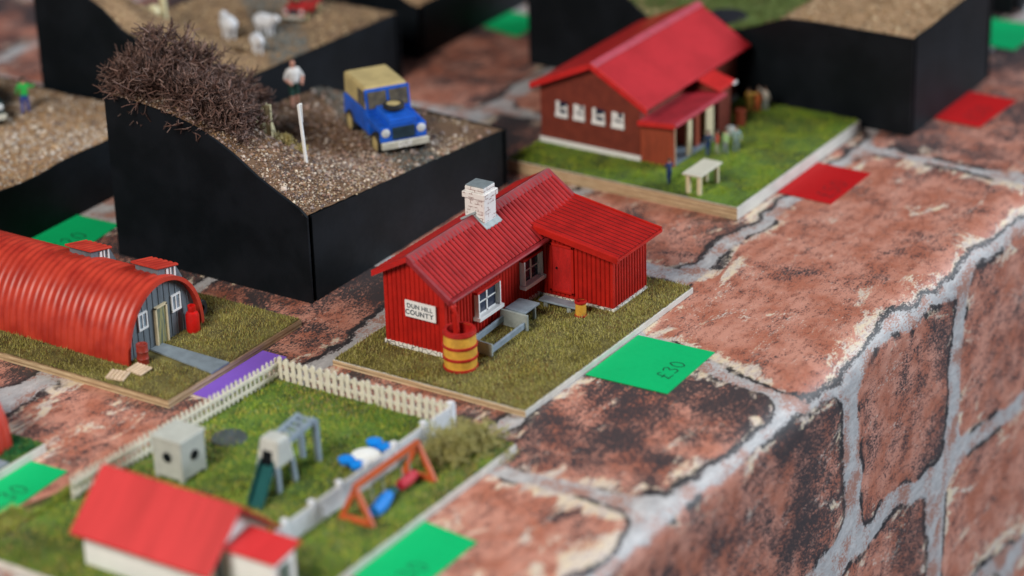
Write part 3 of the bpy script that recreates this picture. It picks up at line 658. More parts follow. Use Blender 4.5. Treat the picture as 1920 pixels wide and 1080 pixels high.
twigs('scrub_plant', 'dark green scrub tuft beside the walker on the bank', 'plant', [(101.8, 82.3, float(z1(101.8, 82.3))+.1, .5), (100.6, 81.2, float(z1(100.6, 81.2))+.1, .5), (99.6, 80.6, float(z1(99.6, 80.6)), .5)], [(.05, .07, .02), (.09, .10, .03), (.13, .09, .04)], 6, .28, 3, 16, .03)
YW = paint('pale_yellow_wood', (.66, .60, .36), .6, .1, 3)
def post(x, y, h, label, tilt=(0, 0), w=.3):
    z = float(z1(x, y))-.15; e = empty('fence_post', (x, y, z), label, 'fence post', 'pale posts of the fence on the bank')
    m = MB(); m.bar((x, y, z), (x+tilt[0], y+tilt[1], z+h), w, .16, upv=(1, .3, 0)); m.build('stake', YW, e, bevel=.02)
    for k_ in (.35, .62, .86):
        m = MB(); a = np.array([x+tilt[0]*k_-.1, y+tilt[1]*k_-.12, z+h*k_]); m.tube([a, a+np.array([-.05, -.12, .02]), a+np.array([.03, -.22, -.02])], .018, 5); m.build('wire_staple', BLK, e)
post(98.7, 79.75, 1.95, 'lower yellowish split post at the edge of the heather', (.12, .1)); post(99.5, 80.0, 2.3, 'taller pale leaning post just behind the split one', (-.35, .35), .24)
post(101.3, 82.3, 2.0, 'fence post nearly hidden in the heather by the walker', (0, .1), .26); post(102.1, 83.4, 2.5, 'farthest fence post rising above the heather', (0, .1), .26)
z = float(z1(96.7, 75.95)); e = empty('signpost', (96.7, 75.95, z-.05), 'thin white signpost standing in the gravel by the track', 'signpost')
m = MB(); m.bar((96.7, 75.95, z-.05), (96.62, 76.15, z+3.05), .13, .13); m.build('pole', WHT, e, bevel=.02)
m = MB(); m.bar((96.72, 76.1, z+2.55), (96.9, 76.25, z+2.55), .16, .95, upv=(0, 0, 1)); m.build('sign_board', WHT, e, bevel=.02)

# ---- the blue off-road vehicle (built along +x, nose at +x)
BLU = paint('jeep_blue', (.012, .115, .62), .36, .15, 1.5, fine=.08); CAN = paint('canvas_tilt', (.50, .39, .17), .8, .1, 1.2, fine=.06)
TYR = paint('tyre_rubber', (.012, .013, .014), .7, .1, 4); SIL = paint('bumper_silver', (.55, .54, .46), .45, .15, 3); LGT = paint('lamp_lens', (.62, .66, .68), .15, .1, 3)
WIN = paint('jeep_window', (.13, .115, .085), .25, .3, 3, (.07, .065, .055)); DKG = paint('grille_dark', (.015, .04, .06), .5, .2, 3)
def wheel(par, x, y, z, r, w, mt=None, axis=1):
    o = MB().lathe((x, y, z), [(r*.66, -w/2), (r*.9, -w/2), (r, -w*.32), (r, w*.32), (r*.9, w/2), (r*.66, w/2)], 24, axis=axis).build('wheel', TYR, par)
    MB().lathe((x, y, z), [(.001, -w*.42), (r*.25, -w*.46), (r*.3, -w*.36), (r*.68, -w*.44), (r*.68, w*.44), (r*.3, w*.36), (r*.25, w*.46), (.001, w*.42)], 20, axis=axis).build('rim', CAN, o)
    return o
def jeep(loc, rz, label, body=BLU, top=CAN, sc=1.0):
    e = empty('off_road_vehicle', loc, label, 'toy car', rz=rz, local=True)
    m = MB()
    m.box(-2.35, .55, -1.02, 1.02, .62, 1.55); m.box(.55, 2.15, -.62, .62, .62, 1.72)
    m.hexa([(.5, -.62, 1.45), (2.18, -.62, 1.45), (2.18, .62, 1.45), (.5, .62, 1.45), (.5, -.6, 1.82), (2.12, -.56, 1.70), (2.12, .56, 1.70), (.5, .6, 1.82)])
    for s_ in (-1, 1):
        y0, y1 = sorted((s_*.6, s_*1.04))
        m.hexa([(.5, y0, 1.12), (2.14, y0, 1.12), (2.14, y1, 1.12), (.5, y1, 1.12), (.5, y0, 1.46), (2.10, y0, 1.40), (2.10, y1, 1.40), (.5, y1, 1.46)])
        m.box(2.0, 2.16, y0, y1, .72, 1.40); m.box(.5, .72, y0, y1, .6, 1.45)
    m.build('body', body, e, bevel=.06)
    m = MB()
    m.prism([(-2.33, 1.56), (.36, 1.56), (.20, 2.58), (-2.30, 2.56)], 1, -.98, .98); m.build('canvas_top' if top is CAN else 'hardtop', top, e, bevel=.12)
    m = MB(); m.prism([(.40, 1.56), (.52, 1.56), (.36, 2.50), (.24, 2.50)], 1, -1.0, 1.0); f = m.build('windscreen_frame', body, e, bevel=.02)
    for s_ in (-1, 1):
        y0, y1 = sorted((s_*.07, s_*.90)); MB().hexa([(.44, y0, 1.70), (.53, y0, 1.70), (.53, y1, 1.70), (.44, y1, 1.70), (.36, y0, 2.40), (.41, y0, 2.40), (.41, y1, 2.40), (.36, y1, 2.40)]).build('windscreen_pane', WIN, f)
        MB().box(-.55, .22, *sorted((s_*1.0, s_*.96)), 1.68, 2.38).build('door_window', WIN, e)
        MB().box(-.62, .30, *sorted((s_*1.035, s_*.99)), .70, 1.56).build('door', body, e, bevel=.02)
        l = MB().lathe((2.16, s_*.80, 1.16), [(.001, .07), (.14, .06), (.19, .03), (.19, -.04)], 16, axis=0).build('headlight', LGT, e)
        for xw in (-1.55, 1.52):
            wheel(e, xw, s_*.92, .52, .52, .32)
    MB().box(2.13, 2.20, -.50, .50, .84, 1.36).build('grille', DKG, e, bevel=.02)
    b = MB().box(2.24, 2.42, -1.06, 1.06, .50, .80).build('bumper', SIL, e, bevel=.03)
    R_ = mathutils.Matrix(((0, 0, 1, 0), (1, 0, 0, 0), (0, 1, 0, 0), (0, 0, 0, 1)))
    text_mesh('number_plate_lettering', 'DUF', .30, WHT, b, mathutils.Matrix.Translation((2.43, -.02, .65)) @ R_, .004, .012)
    wheel(e, 1.12, 0, 1.93, .46, .22, axis=2)
    MB().box(-2.4, 2.1, -.5, .5, .42, .62).build('chassis', TYR, e)
    e.scale = (sc, sc, sc)
    return e
jeep((104.95, 77.05, 3.48), atan2(-.831, -.556), 'blue off-road vehicle with sand canvas top and spare wheel on its bonnet', sc=1.22)

# ------------------------------------------------------------------ little figures
SKIN = paint('figure_skin', (.55, .27, .20), .6, .05, 3, fine=.05); HAIR = paint('figure_hair', (.07, .04, .025), .7, .05, 3)
def cpaint(c, _c={}):
    if c not in _c: _c[c] = paint('cloth_%d_%d_%d' % tuple(int(x*99) for x in c), c, .75, .1, 3, fine=.06)
    return _c[c]
def person(loc, h, rz, label, top, legs, shoe=(.03, .03, .035), hair=True, arms=((.20, .03, .62), (.17, .12, .52), (-.20, .02, .62), (-.17, .10, .50)), fat=1., shorts=False, stride=.05, lean=0, bald=False, grp='little painted figures'):
    e = empty('person', loc, label, 'figurine', grp, rz, local=True)
    J = {'pel': (0, 0, .50), 'bel': (0, .012*fat, .60), 'che': (0, lean*.5, .73), 'nec': (0, lean*.8, .825), 'hd0': (0, lean, .87), 'hd1': (0, lean+.012, .925), 'hd2': (0, lean, .975),
         'hl': (.055, 0, .46), 'kl': (.062, stride*.6+.01, .26), 'al': (.065, stride, .045), 'tl': (.07, stride+.085, .02),
         'hr': (-.055, 0, .46), 'kr': (-.062, -stride*.3+.015, .26), 'ar': (-.065, -stride, .045), 'tr': (-.07, -stride+.085, .02),
         'sl': (.105, lean*.6, .785), 'el': arms[0], 'wl': arms[1], 'fl': tuple(np.array(arms[1])+(0, .03, -.035)), 'sr': (-.105, lean*.6, .785), 'er': arms[2], 'wr': arms[3], 'fr': tuple(np.array(arms[3])+(0, .03, -.035))}
    Rd = dict(pel=.085*fat, bel=.088*fat, che=.092*(fat*.5+.5), nec=.036, hd0=.046, hd1=.062, hd2=.045, hl=.062, kl=.043, al=.03, tl=.024, hr=.062, kr=.043, ar=.03, tr=.024, sl=.048, el=.034, wl=.026, fl=.022, sr=.048, er=.034, wr=.026, fr=.022)
    E_ = [('pel', 'bel', 'T'), ('bel', 'che', 'T'), ('che', 'nec', 'T'), ('nec', 'hd0', 'S'), ('hd0', 'hd1', 'S'), ('hd1', 'hd2', 'H'), ('pel', 'hl', 'L'), ('hl', 'kl', 'L'), ('kl', 'al', 'K'), ('al', 'tl', 'B'), ('pel', 'hr', 'L'), ('hr', 'kr', 'L'), ('kr', 'ar', 'K'), ('ar', 'tr', 'B'),
          ('che', 'sl', 'T'), ('sl', 'el', 'T'), ('el', 'wl', 'A'), ('wl', 'fl', 'S'), ('che', 'sr', 'T'), ('sr', 'er', 'T'), ('er', 'wr', 'A'), ('wr', 'fr', 'S')]
    ks = list(J); me = bpy.data.meshes.new('t'); me.from_pydata([tuple(np.array(J[k_])*h) for k_ in ks], [(ks.index(a), ks.index(b)) for a, b, _ in E_], [])
    o = bpy.data.objects.new('t', me); COL.objects.link(o)
    sk = o.modifiers.new('s', 'SKIN'); sk.use_smooth_shade = True
    for k_, sv in zip(ks, me.skin_vertices[0].data): sv.radius = (Rd[k_]*h, Rd[k_]*h*(.85 if k_ in ('che',) else 1)); sv.use_root = k_ == 'pel'
    o.modifiers.new('b', 'SUBSURF').levels = 1
    dg = bpy.context.evaluated_depsgraph_get(); me2 = bpy.data.meshes.new_from_object(o.evaluated_get(dg)); bpy.data.objects.remove(o)
    me2.materials.clear()
    for mm in (SKIN, cpaint(top), cpaint(legs), cpaint(shoe), HAIR): me2.materials.append(mm)
    tag = {'S': 0, 'T': 1, 'L': 2, 'K': 0 if shorts else 2, 'B': 3, 'H': 0 if bald else 4, 'A': 0 if shorts else 1}
    for p in me2.polygons:
        c = np.array(p.center)/h; best = None
        for a, b, tg in E_:
            A_, B_ = np.array(J[a]), np.array(J[b]); d = B_-A_; f = np.clip((c-A_) @ d/(d @ d), 0, 1); ds = np.linalg.norm(c-A_-d*f)-Rd[a]*(1-f)-Rd[b]*f
            if best is None or ds < best[0]: best = (ds, tg, f)
        k_ = tag[best[1]]
        if best[1] in 'TL' and c[2] < .52 and abs(c[0]) < .12: k_ = 2
        if c[2] > .90: k_ = (4 if (hair and not bald and (c[2] > .95 or c[1] < lean-.005)) else 0)
        p.material_index = k_; p.use_smooth = True
    n_ = bpy.data.objects.new('body', me2); COL.objects.link(n_); n_.parent = e; WL[n_.name] = (0, 0, 0)
    m = MB()
    for s_ in (-1, 1): m.lathe((s_*.022*h, (lean+.068)*h, .928*h), [(.001, -.006*h), (.008*h, 0), (.001, .006*h)], 6)
    m.build('eyes', HAIR, e)
    if hair and not bald:
        m = MB(); m.lathe((0, (lean-.008)*h, .93*h), [(.068*h, -.01*h), (.066*h, .025*h), (.045*h, .055*h), (.001, .065*h)], 12); m.build('hair', HAIR, e)
    return e
hang = ((.17, .0, .64), (.18, .04, .50), (-.17, .0, .64), (-.18, .04, .50))
# facing angle: figure's front is local +y
person((105.95, 83.75, float(z1(105.95, 83.75))), 2.75, radians(150), 'bald stout walker in a white shirt and dark green shorts', (.66, .66, .66), (.012, .06, .045), (.12, .05, .04), bald=True, shorts=True, fat=1.25, arms=((.19, .03, .63), (.10, .14, .55), (-.19, .03, .63), (-.12, .14, .53)))

# --- box at far left
def zL(x, y): return 3.15+.12*np.sin(x*.8)*np.sin(y*.7)+0*x+.10*vnoise(np.asarray(x, float), np.asarray(y, float), 1.5, 8)
BXL = plinth('diorama_box', 84.5, 102.8, 90.3, 102.5, zL, 'black box at the far left covered in gravel with a dark vehicle', SAND)
n = 16000; sx = rng.uniform(85, 102.6, n); sy = rng.uniform(90.5, 102.3, n); k = rng.random(n) < .35+.6*vnoise(sx, sy, 1.8, 9)
stones(BXL, 'gravel', np.stack([sx, sy, zL(sx, sy)+.03], -1)[k], .075, [(.42, .30, .19), (.30, .21, .15), (.55, .47, .38), (.20, .15, .13), (.36, .24, .13), (.60, .56, .52)], 12)
person((99.1, 96.9, 3.2), 2.2, radians(-60), 'figure in a bright green top and blue trousers by the dark vehicle', (.02, .45, .07), (.02, .06, .35), arms=((.2, .06, .70), (.22, .2, .72), (-.18, .0, .64), (-.18, .04, .52)))
DKC = paint('dark_green_vehicle', (.012, .03, .03), .35, .1, 2)
jeep((97.4, 99.0, 3.2), radians(-120), 'dark green off-road vehicle cut by the left edge of the picture', DKC, CREAM)

# --- box behind with sheep
p3 = prof_fn([(87, 4.6), (89, 5.4), (91, 6.6), (93, 7.1), (93.6, 7.6), (94.4, 8.2), (95.8, 8.8), (98, 9.0), (99.3, 9.0)])
def z3(x, y): return 4.65-.035*(x-107.8)+(p3(y)-4.6)*(1-smooth01(104, 112, x))
BX3 = plinth('diorama_box', 103.1, 120.4, 87.0, 99.3, z3, 'black box behind the heather with white sheep on brown moor', paint('moor_earth', (.30, .19, .10), .9, .35, .5, (.15, .09, .045), bump=.5))
n = 9000; sx = rng.uniform(103.3, 120.2, n); sy = rng.uniform(87.2, 99.1, n); rd = smooth01(1.6, 1.1, np.abs((sx-112.5)*.7-(sy-89.4)*.7)); k = rng.random(n) < .25+.5*vnoise(sx, sy, 1.8, 19)+rd*.5
sx, sy, rd = sx[k], sy[k], rd[k]; isr = rng.random(len(sx)) < rd; pts = np.stack([sx, sy, z3(sx, sy)+.03], -1)
stones(BX3, 'gravel', pts[~isr], .075, [(.36, .24, .13), (.28, .18, .10), (.45, .34, .2), (.16, .10, .07)], 13); stones(BX3, 'road_chippings', pts[isr], .07, [(.10, .12, .12), (.15, .16, .15), (.2, .2, .18)], 14)
WOOL = paint('white_wool', (.70, .72, .76), .9, .08, 3, bump=.5, bscale=8); SHF = paint('sheep_face', (.55, .45, .45), .8, .1, 3)
def sheep(x, y, z, rz, label, s=1.):
    e = empty('sheep', (x, y, z), label, 'sheep', 'white sheep on the moor box', rz, local=True)
    def blob(c, r, n_=12, prof=None):
        return [(max(.001, sin(pi*i/8)), -cos(pi*i/8)) for i in range(9)]
    m = MB(); P_ = blob(0, 0)
    vs_ = []; 
    path = [(-.62*s, 0, .78*s), (-.55*s, 0, .80*s), (-.35*s, 0, .82*s), (0, 0, .80*s), (.3*s, 0, .84*s), (.48*s, 0, .92*s), (.58*s, 0, 1.02*s), (.72*s, 0, 1.08*s), (.86*s, 0, 1.02*s), (.95*s, 0, .96*s)]
    m.tube(path, [a*s for a in (.08, .26, .38, .40, .36, .28, .19, .17, .13, .06)], 14)
    for lx in (-.36, .32):
        for ly in (-.17, .17): m.tube([(lx*s, ly*s, .62*s), (lx*s+(.03 if lx < 0 else -.02)*s, ly*s, .3*s), (lx*s, ly*s, 0)], [.12*s, .06*s, .05*s], 8)
    m.build('body', WOOL, e)
    for ly in (-1, 1): MB().tube([(.70*s, ly*.12*s, 1.13*s), (.68*s, ly*.26*s, 1.12*s)], [.05*s, .02*s], 6).build('ear', SHF, e)
    return e
sheep(111.2, 92.3, float(z3(111.2, 92.3)), 1.0, 'white sheep turned sideways, leftmost on the moor box', 1.15); sheep(112.9, 91.0, float(z3(112.9, 91.0)), -1.6, 'white sheep standing highest to the right of its mate', 1.1); sheep(109.6, 89.0, float(z3(109.6, 89)), -2.2, 'white sheep nearest the rim, head bent', .95)
z = float(z3(110.2, 96.1)); e = empty('fence_post', (110.2, 96.1, z), 'pale stout post rising from the moor at the top of the picture', 'fence post'); MB().bar((110.2, 96.1, z-.1), (110.3, 96.3, z+2.6), .34, .25).build('stake', YW, e, bevel=.03)
z = float(z3(108.7, 95.6)); e = empty('boulder', (108.7, 95.6, z), 'small yellowish boulder under the pale post on the moor', 'stone'); MB().lathe((108.7, 95.6, z), [(.001, 0), (.35, .05), (.42, .3), (.3, .6), (.001, .72)], 9).build('rock', YW, e)
twigs('scrub_plant', 'yellow green scrub at the top of the moor box', 'plant', [(107.4, 97.3, float(z3(107.4, 97.3)), .7), (106.4, 97.6, float(z3(106.4, 97.6)), .7)], [(.25, .28, .06), (.18, .2, .05), (.35, .34, .1)], 8, .3, 3, 16, .05)
z = float(z3(115.6, 90.0)); jeep((116.9, 91.4, z), radians(195), 'dark vehicle with a red bonnet at the top of the moor box', paint('dark_red_vehicle', (.40, .012, .012), .4, .1, 2), DKC, sc=.62)
# --- box top centre
def z4(x, y): return 3.25+.0*x+.7*smooth01(88.2, 90.2, y)
BX4 = plinth('diorama_box', 123.9, 141, 88.2, 100, z4, 'black box with a sandy top cut by the upper edge', SAND, .6)
# --- large box top right
p5 = prof_fn([(57.1, 5.6), (63.2, 5.62), (64.9, 5.55), (66, 5.1), (67.5, 4.5), (68.6, 4.25), (71, 3.7), (73.7, 4.1), (75, 5.0), (77, 6.4), (79, 7.3), (82, 7.6)])
def z5(x, y): return p5(y)+.0*x+.25*smooth01(128, 134, x)*smooth01(64, 60, y)
BX5 = plinth('diorama_box', 126.5, 137.2, 57.1, 82, z5, 'largest black box with sandy ground and a green hollow', SAND)
n = 5000; sx = rng.uniform(126.7, 137, n); sy = rng.uniform(57.3, 66.5, n); k = rng.random(n) < .2+.5*vnoise(sx, sy, 1.8, 29)
stones(BX5, 'gravel', np.stack([sx, sy, z5(sx, sy)+.03], -1)[k], .08, [(.42, .28, .15), (.34, .22, .12), (.52, .40, .26), (.25, .17, .10)], 23)
grass(BX5, 'green_turf', 126.65, 137, 65.4, 81.8, lambda a, b: z5(a, b), 30000, .28, [(.10, .16, .04), (.14, .21, .06), (.18, .24, .08), (.08, .12, .04)], seed=33, w=.09)
z = float(z5(127.6, 68.6)); e = empty('pond', (127.8, 68.9, z+.05), 'dark round pool in the green hollow above the school roof', 'pond')
POOL = paint('dark_pool', (.003, .003, .010), .7, .1, 1); m = MB(); m.lathe((128.3, 69.6, z+.22), [(1.2, -.05), (1.15, .05), (.001, .05)], 24); m.build('water_surface', POOL, e)
twigs('scrub_plant', 'dark green tuft at the top of the largest black box', 'plant', [(132.0, 65.2, 5.6, .6), (131.2, 66.0, 5.4, .6)], [(.02, .12, .05), (.03, .09, .04)], 18, .25, 3, 16, .06)
m = MB(); m.box(133.6, 134.4, 60.6, 62.4, 5.8, 6.15); setp(m.build('stone_slab', paint('pale_stone', (.55, .42, .3), .8), bevel=.08), 'flat pale stone lying on the sandy top of the largest box', 'stone')
BX6 = plinth('diorama_box', 148.2, 160, 60.3, 72, lambda x, y: 5.0+0*x, 'black box cut off at the top right corner', SAND, 1.)

# ------------------------------------------------------------------ red school on the green board
SX0, SX1, SY0, SY1 = 114.65, 125.4, 67.4, 73.65; SZ = .69
GREENS = [(.09, .17, .03), (.16, .28, .025), (.24, .38, .03), (.36, .44, .04), (.42, .42, .05), (.14, .26, .07)]
bs = board(111.5, 125.8, 59.8, 73.9, SZ, 'bright green baseboard with thick plywood edge under the red school', WOODW, TURFG, side_mat=WOOD)
grass(bs, 'grass', 111.55, 125.75, 59.85, 73.85, SZ, 45000, .13, GREENS, avoid=[(114.6, 125.4, 67.4, 73.7), (114.7, 122, 65.5, 67.5)], seed=13, w=.05)
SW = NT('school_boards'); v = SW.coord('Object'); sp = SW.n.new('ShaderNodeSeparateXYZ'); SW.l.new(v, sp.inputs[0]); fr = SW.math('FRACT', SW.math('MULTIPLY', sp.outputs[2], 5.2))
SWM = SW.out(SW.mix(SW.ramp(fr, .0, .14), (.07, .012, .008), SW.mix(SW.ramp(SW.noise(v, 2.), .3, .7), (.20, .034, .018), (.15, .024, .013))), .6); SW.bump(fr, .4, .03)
SRD = paint('school_roof_red', (.46, .018, .026), .6, .2, .35, (.36, .012, .018), fine=.05, bump=.1, spec=.22); STR = paint('school_trim_red', (.58, .02, .018), .4, .1, 2)
ORW = paint('porch_boards', (.32, .055, .022), .6, .15, 3, stretch=(1, 1, .2))
school = empty('schoolhouse', ((SX0+SX1)/2, (SY0+SY1)/2, SZ), 'dark red boarded school with bright red roof and two porches', 'model house')
SRY, SRZ = 70.15, 5.95
m = MB(); m.prism([(SY0, SZ+.3), (SY1, SZ+.3), (SY1, 4.1), (SRY+.2, 5.7), (SY0, 3.85)], 0, SX0, SX1); m.build('wall', SWM, school)
MB().box(SX0-.06, SX1+.06, SY0-.06, SY1+.06, SZ, SZ+.32).build('footing', WHT, school)
def slab(name, x0, x1, ya, za, yb, zb, th, mat, par, bev=.03):
    m = MB(); m.hexa([(x0, ya, za), (x1, ya, za), (x1, yb, zb), (x0, yb, zb), (x0, ya, za+th), (x1, ya, za+th), (x1, yb, zb+th), (x0, yb, zb+th)]); return m.build(name, mat, par, bevel=bev)
sro = slab('roof', 114.2, 125.9, SRY, SRZ-.16, 66.75, 3.80, .14, SRD, school)
slab('rear_roof_slope', 114.2, 125.9, SRY+.02, SRZ-.16, 73.95, 4.05, .14, STR, sro)
slab('ridge_cap', 114.15, 125.95, SRY, SRZ-.0, SRY-.35, SRZ-.19, .05, paint('ridge_pink', (.48, .07, .10), .4, .1, 2), sro)
for yb, zb, ya in ((66.7, 3.72, SRY), (74.0, 3.95, SRY+.02)):
    m = MB(); m.hexa([(114.1, ya, SRZ-.34), (114.24, ya, SRZ-.34), (114.24, yb, zb-.08), (114.1, yb, zb-.08), (114.1, ya, SRZ+.04), (114.24, ya, SRZ+.04), (114.24, yb, zb+.28), (114.1, yb, zb+.28)]); m.build('bargeboard', STR, sro, bevel=.02)
for i, (ya, yb, kind) in enumerate(((71.9, 72.62, 0), (70.82, 71.5, 1), (69.55, 70.32, 0), (68.35, 69.1, 1))):
    m = MB(); x = SX0; z0, z1_ = 2.40, 3.26
    m.box(x-.08, x+.02, yb-.22, yb, z0, z1_); m.box(x-.12, x+.02, ya-.03, yb+.03, z0-.04, z0+.20); m.box(x-.075, x+.015, ya, ya+.10, z0+.1, z0+.7 if not kind else z1_)
    m.box(x-.07, x+.01, ya+.1, yb-.3, z0+.42, z0+.56)
    if kind: m.box(x-.072, x+.012, yb-.4, yb-.22, z0+.55, z1_-.02); m.box(x-.071, x+.011, ya+.05, yb-.2, z0+.2, z0+.3)
    w_ = m.build('window', WHT, school, bevel=.01); MB().box(x-.04, x+.03, ya, yb, z0, z1_-.02).build('pane', GLS, w_)
# near porch, open side with posts
m = MB(); m.prism([(65.35, SZ), (67.4, SZ), (67.4, 2.96), (65.35, 3.10)], 0, 114.7, 114.82); po = m.build('porch_side_wall', ORW, school)
MB().box(114.8, 119.4, 65.4, 67.4, SZ, SZ+.12).build('porch_floor', GR2, school)
MB().box(117.7, 118.2, 65.7, 67.38, SZ+.12, 3.1).build('porch_inner_wall', ORW, school)
MB().box(118.9, 119.3, 65.6, 67.38, SZ+.12, 3.1).build('porch_inner_wall', SWM, school)
slab('porch_roof', 114.4, 120.0, 67.38, 2.98, 65.15, 3.16, .12, paint('porch_roof_red', (.40, .022, .035), .5, .15, 1), school)
slab('porch_roof_verge', 114.3, 114.42, 67.38, 2.86, 65.1, 3.05, .28, STR, school)
slab('porch_roof_edge', 114.4, 120.0, 65.22, 3.10, 65.04, 3.08, .22, paint('pinkish_trim', (.45, .05, .075), .4, .1, 2), school)
MB().box(114.85, 117.6, 65.4, 65.46, 2.92, 3.08).build('porch_beam', ORW, school)
for x0, x1 in ((114.86, 115.02), (116.35, 116.8), (118.35, 119.2)): MB().box(x0, x1, 65.42, 65.56, SZ+.1, 2.98).build('porch_post', CREAM, school, bevel=.01)
MB().box(114.75, 114.8, 65.4, 65.55, 2.75, 3.0).build('porch_bracket', WHT, school)
# farther porch
m = MB(); m.box(120.15, 121.5, 65.65, 67.39, SZ, 3.38); m.build('far_porch_wall', SWM, school)
m = MB(); m.box(120.3, 120.34, 65.3, 65.5, 1, 1.1)
slab('far_porch_roof', 119.9, 121.7, 67.39, 3.82, 65.4, 3.26, .14, STR, school); MB().box(121.3, 121.72, 65.34, 65.4, 3.26, 3.40).build('gutter_end', WHT, school)
bench('bench', 111.85, 114.2, 62.15, 63.25, SZ, 1.85, 'cream topped bench on the school lawn', 'bench', paint('cream_top', (.62, .60, .50), .6, .05, 2), CREAM, [(112.1, 62.35), (112.1, 63.0), (113.95, 62.35), (113.95, 63.0)], .2)
person((112.64, 64.46, SZ), 1.47, radians(-30), 'lone figure in dark blue beside the bench', (.015, .035, .12), (.012, .04, .14), arms=((.15, .06, .66), (.08, .14, .60), (-.15, .06, .66), (-.08, .14, .60)))
person((117.1, 64.6, SZ), 1.5, radians(-40), 'figure in navy standing by the porch posts', (.012, .04, .10), (.012, .05, .20), arms=hang)
person((117.5, 64.25, SZ), 1.45, radians(40), 'figure with red brown jacket in the group by the porch', (.45, .07, .04), (.35, .40, .28), arms=hang)
person((117.75, 63.9, SZ), 1.48, radians(60), 'figure with pale green coat in the middle of the porch group', (.35, .55, .25), (.20, .25, .26), arms=hang)
person((118.3, 63.55, SZ), 1.55, radians(110), 'figure in a blue grey coat at the right of the porch group', (.26, .38, .38), (.20, .28, .30), arms=hang)
person((123.9, 65.75, SZ), 1.5, radians(-90), 'figure in a yellow dress with one arm stretched out', (.80, .50, .10), (.78, .46, .10), arms=((.22, -.02, .78), (.38, .0, .86), (-.17, .0, .64), (-.18, .04, .50)))
person((124.2, 65.4, SZ), 1.4, radians(-100), 'figure in orange red between the yellow and the pale one', (.70, .18, .05), (.70, .16, .06), arms=hang)
person((124.6, 65.1, SZ), 1.45, radians(-100), 'pale dressed figure raising an arm by the far porch', (.5, .46, .4), (.35, .38, .36), arms=((.17, .0, .64), (.18, .04, .50), (-.22, .0, .80), (-.36, .02, .92)))
e = empty('oil_drum', (122.0, 65.3, SZ), 'orange red drum in front of the far porch', 'drum'); MB().lathe((122.0, 65.3, SZ), [(.001, 0), (.3, 0), (.3, .9), (.27, .92), (.001, .9)], 18).build('drum_body', ORW, e)
WHT2 = paint('greyish_white', (.5, .52, .5), .7, .1, 2); m = MB(); m.lathe((120.4, 65.05, SZ), [(.001, 0), (.3, .03), (.32, .3), (.2, .5), (.001, .55)], 12); setp(m.build('sack', WHT2), 'pale lumpy sack on the grass beside the posts', 'sack')

# ------------------------------------------------------------------ corrugated half-round hut on its board
bn = board(80.3, 90.2, 71.75, 87.2, .38, 'olive grass baseboard with dark edge under the half-round hut', WOOD, TURFM)
grass(bn, 'grass', 80.35, 90.1, 71.8, 87.0, .37, 60000, .19, OLIVE+[(.26, .25, .10), (.30, .27, .12)], avoid=[(82.1, 87.5, 75.8, 87.2), (83.35, 84.75, 71.6, 76)], seed=23, w=.035)
ORR = NT('hut_sheet'); v = ORR.coord('Object'); ORRM = ORR.out(ORR.mix(ORR.ramp(ORR.noise(v, .9, 4), .35, .7), (.50, .045, .024), (.36, .024, .014)), .42); ORR.bump(ORR.noise(v, 9), .1, .03)
hut = empty('corrugated_hut', (84.85, 80.5, .38), 'orange red half-round corrugated hut with a grey end wall', 'model hut')
HC, HRx, HRz, HZ = 84.85, 2.72, 3.3, .38; HY0, HY1 = 75.55, 86.8
def arch(th_): return (HC-HRx*cos(th_), HZ+HRz*sin(th_)**.92 if sin(th_) > 0 else HZ)
m = MB(); NY = 200; NA = 34; vs_ = []
for i in range(NY+1):
    y = HY0+(HY1-HY0)*i/NY; o_ = .055*(.5+.5*cos(2*pi*(y-HY0)/.40)) 
    for j in range(NA+1):
        t_ = pi*j/NA; x, z = arch(t_); vs_.append((x-cos(t_)*o_, y, z+sin(t_)*o_))
b0 = len(vs_)
for y in (HY0, HY1):
    for j in range(NA+1):
        t_ = pi*j/NA; x, z = arch(t_); vs_.append((HC+(x-HC)*.945, y, HZ+(z-HZ)*.955))
w_ = NA+1; fs = [(i*w_+j, i*w_+j+1, (i+1)*w_+j+1, (i+1)*w_+j) for i in range(NY) for j in range(NA)]
fs += [(j, b0+j, b0+j+1, j+1) for j in range(NA)]+[(b0+j, b0+w_+j, b0+w_+j+1, b0+j+1) for j in range(NA)]
m.add(vs_, fs, 0, True); m.build('arched_roof', ORRM, hut, sharp=60)
GW = paint('grey_end_wall', (.13, .16, .185), .6, .15, 2, stretch=(3, 1, .4))
def arch_pts(k_, n_=24): return [(HC+(arch(pi*j/n_)[0]-HC)*k_, HZ+(arch(pi*j/n_)[1]-HZ)*k_) for j in range(n_+1)]
m = MB(); m.prism(arch_pts(.945), 1, 75.85, 76.0)
for k_ in range(13):
    x = HC-2.4+k_*.4; zt = HZ+HRz*.93*sqrt(max(0, 1-((x-HC)/HRx/.945)**2)); 
    if zt > .6: m.box(x-.03, x+.03, 75.82, 75.86, .4, zt-.05)
m.build('end_wall', GW, hut)
dd = MB(); dd.box(84.5, 85.15, 75.76, 75.84, .45, 2.3); do = dd.build('door', paint('worn_yellow_door', (.33, .31, .13), .6, .3, 3, (.08, .12, .11), stretch=(3, 1, .5)), hut)
m = MB(); m.box(84.40, 84.5, 75.7, 75.85, .42, 2.38); m.box(85.15, 85.25, 75.7, 75.85, .42, 2.38); m.box(84.4, 85.25, 75.7, 75.85, 2.3, 2.39); m.build('door_frame', CREAM, do)
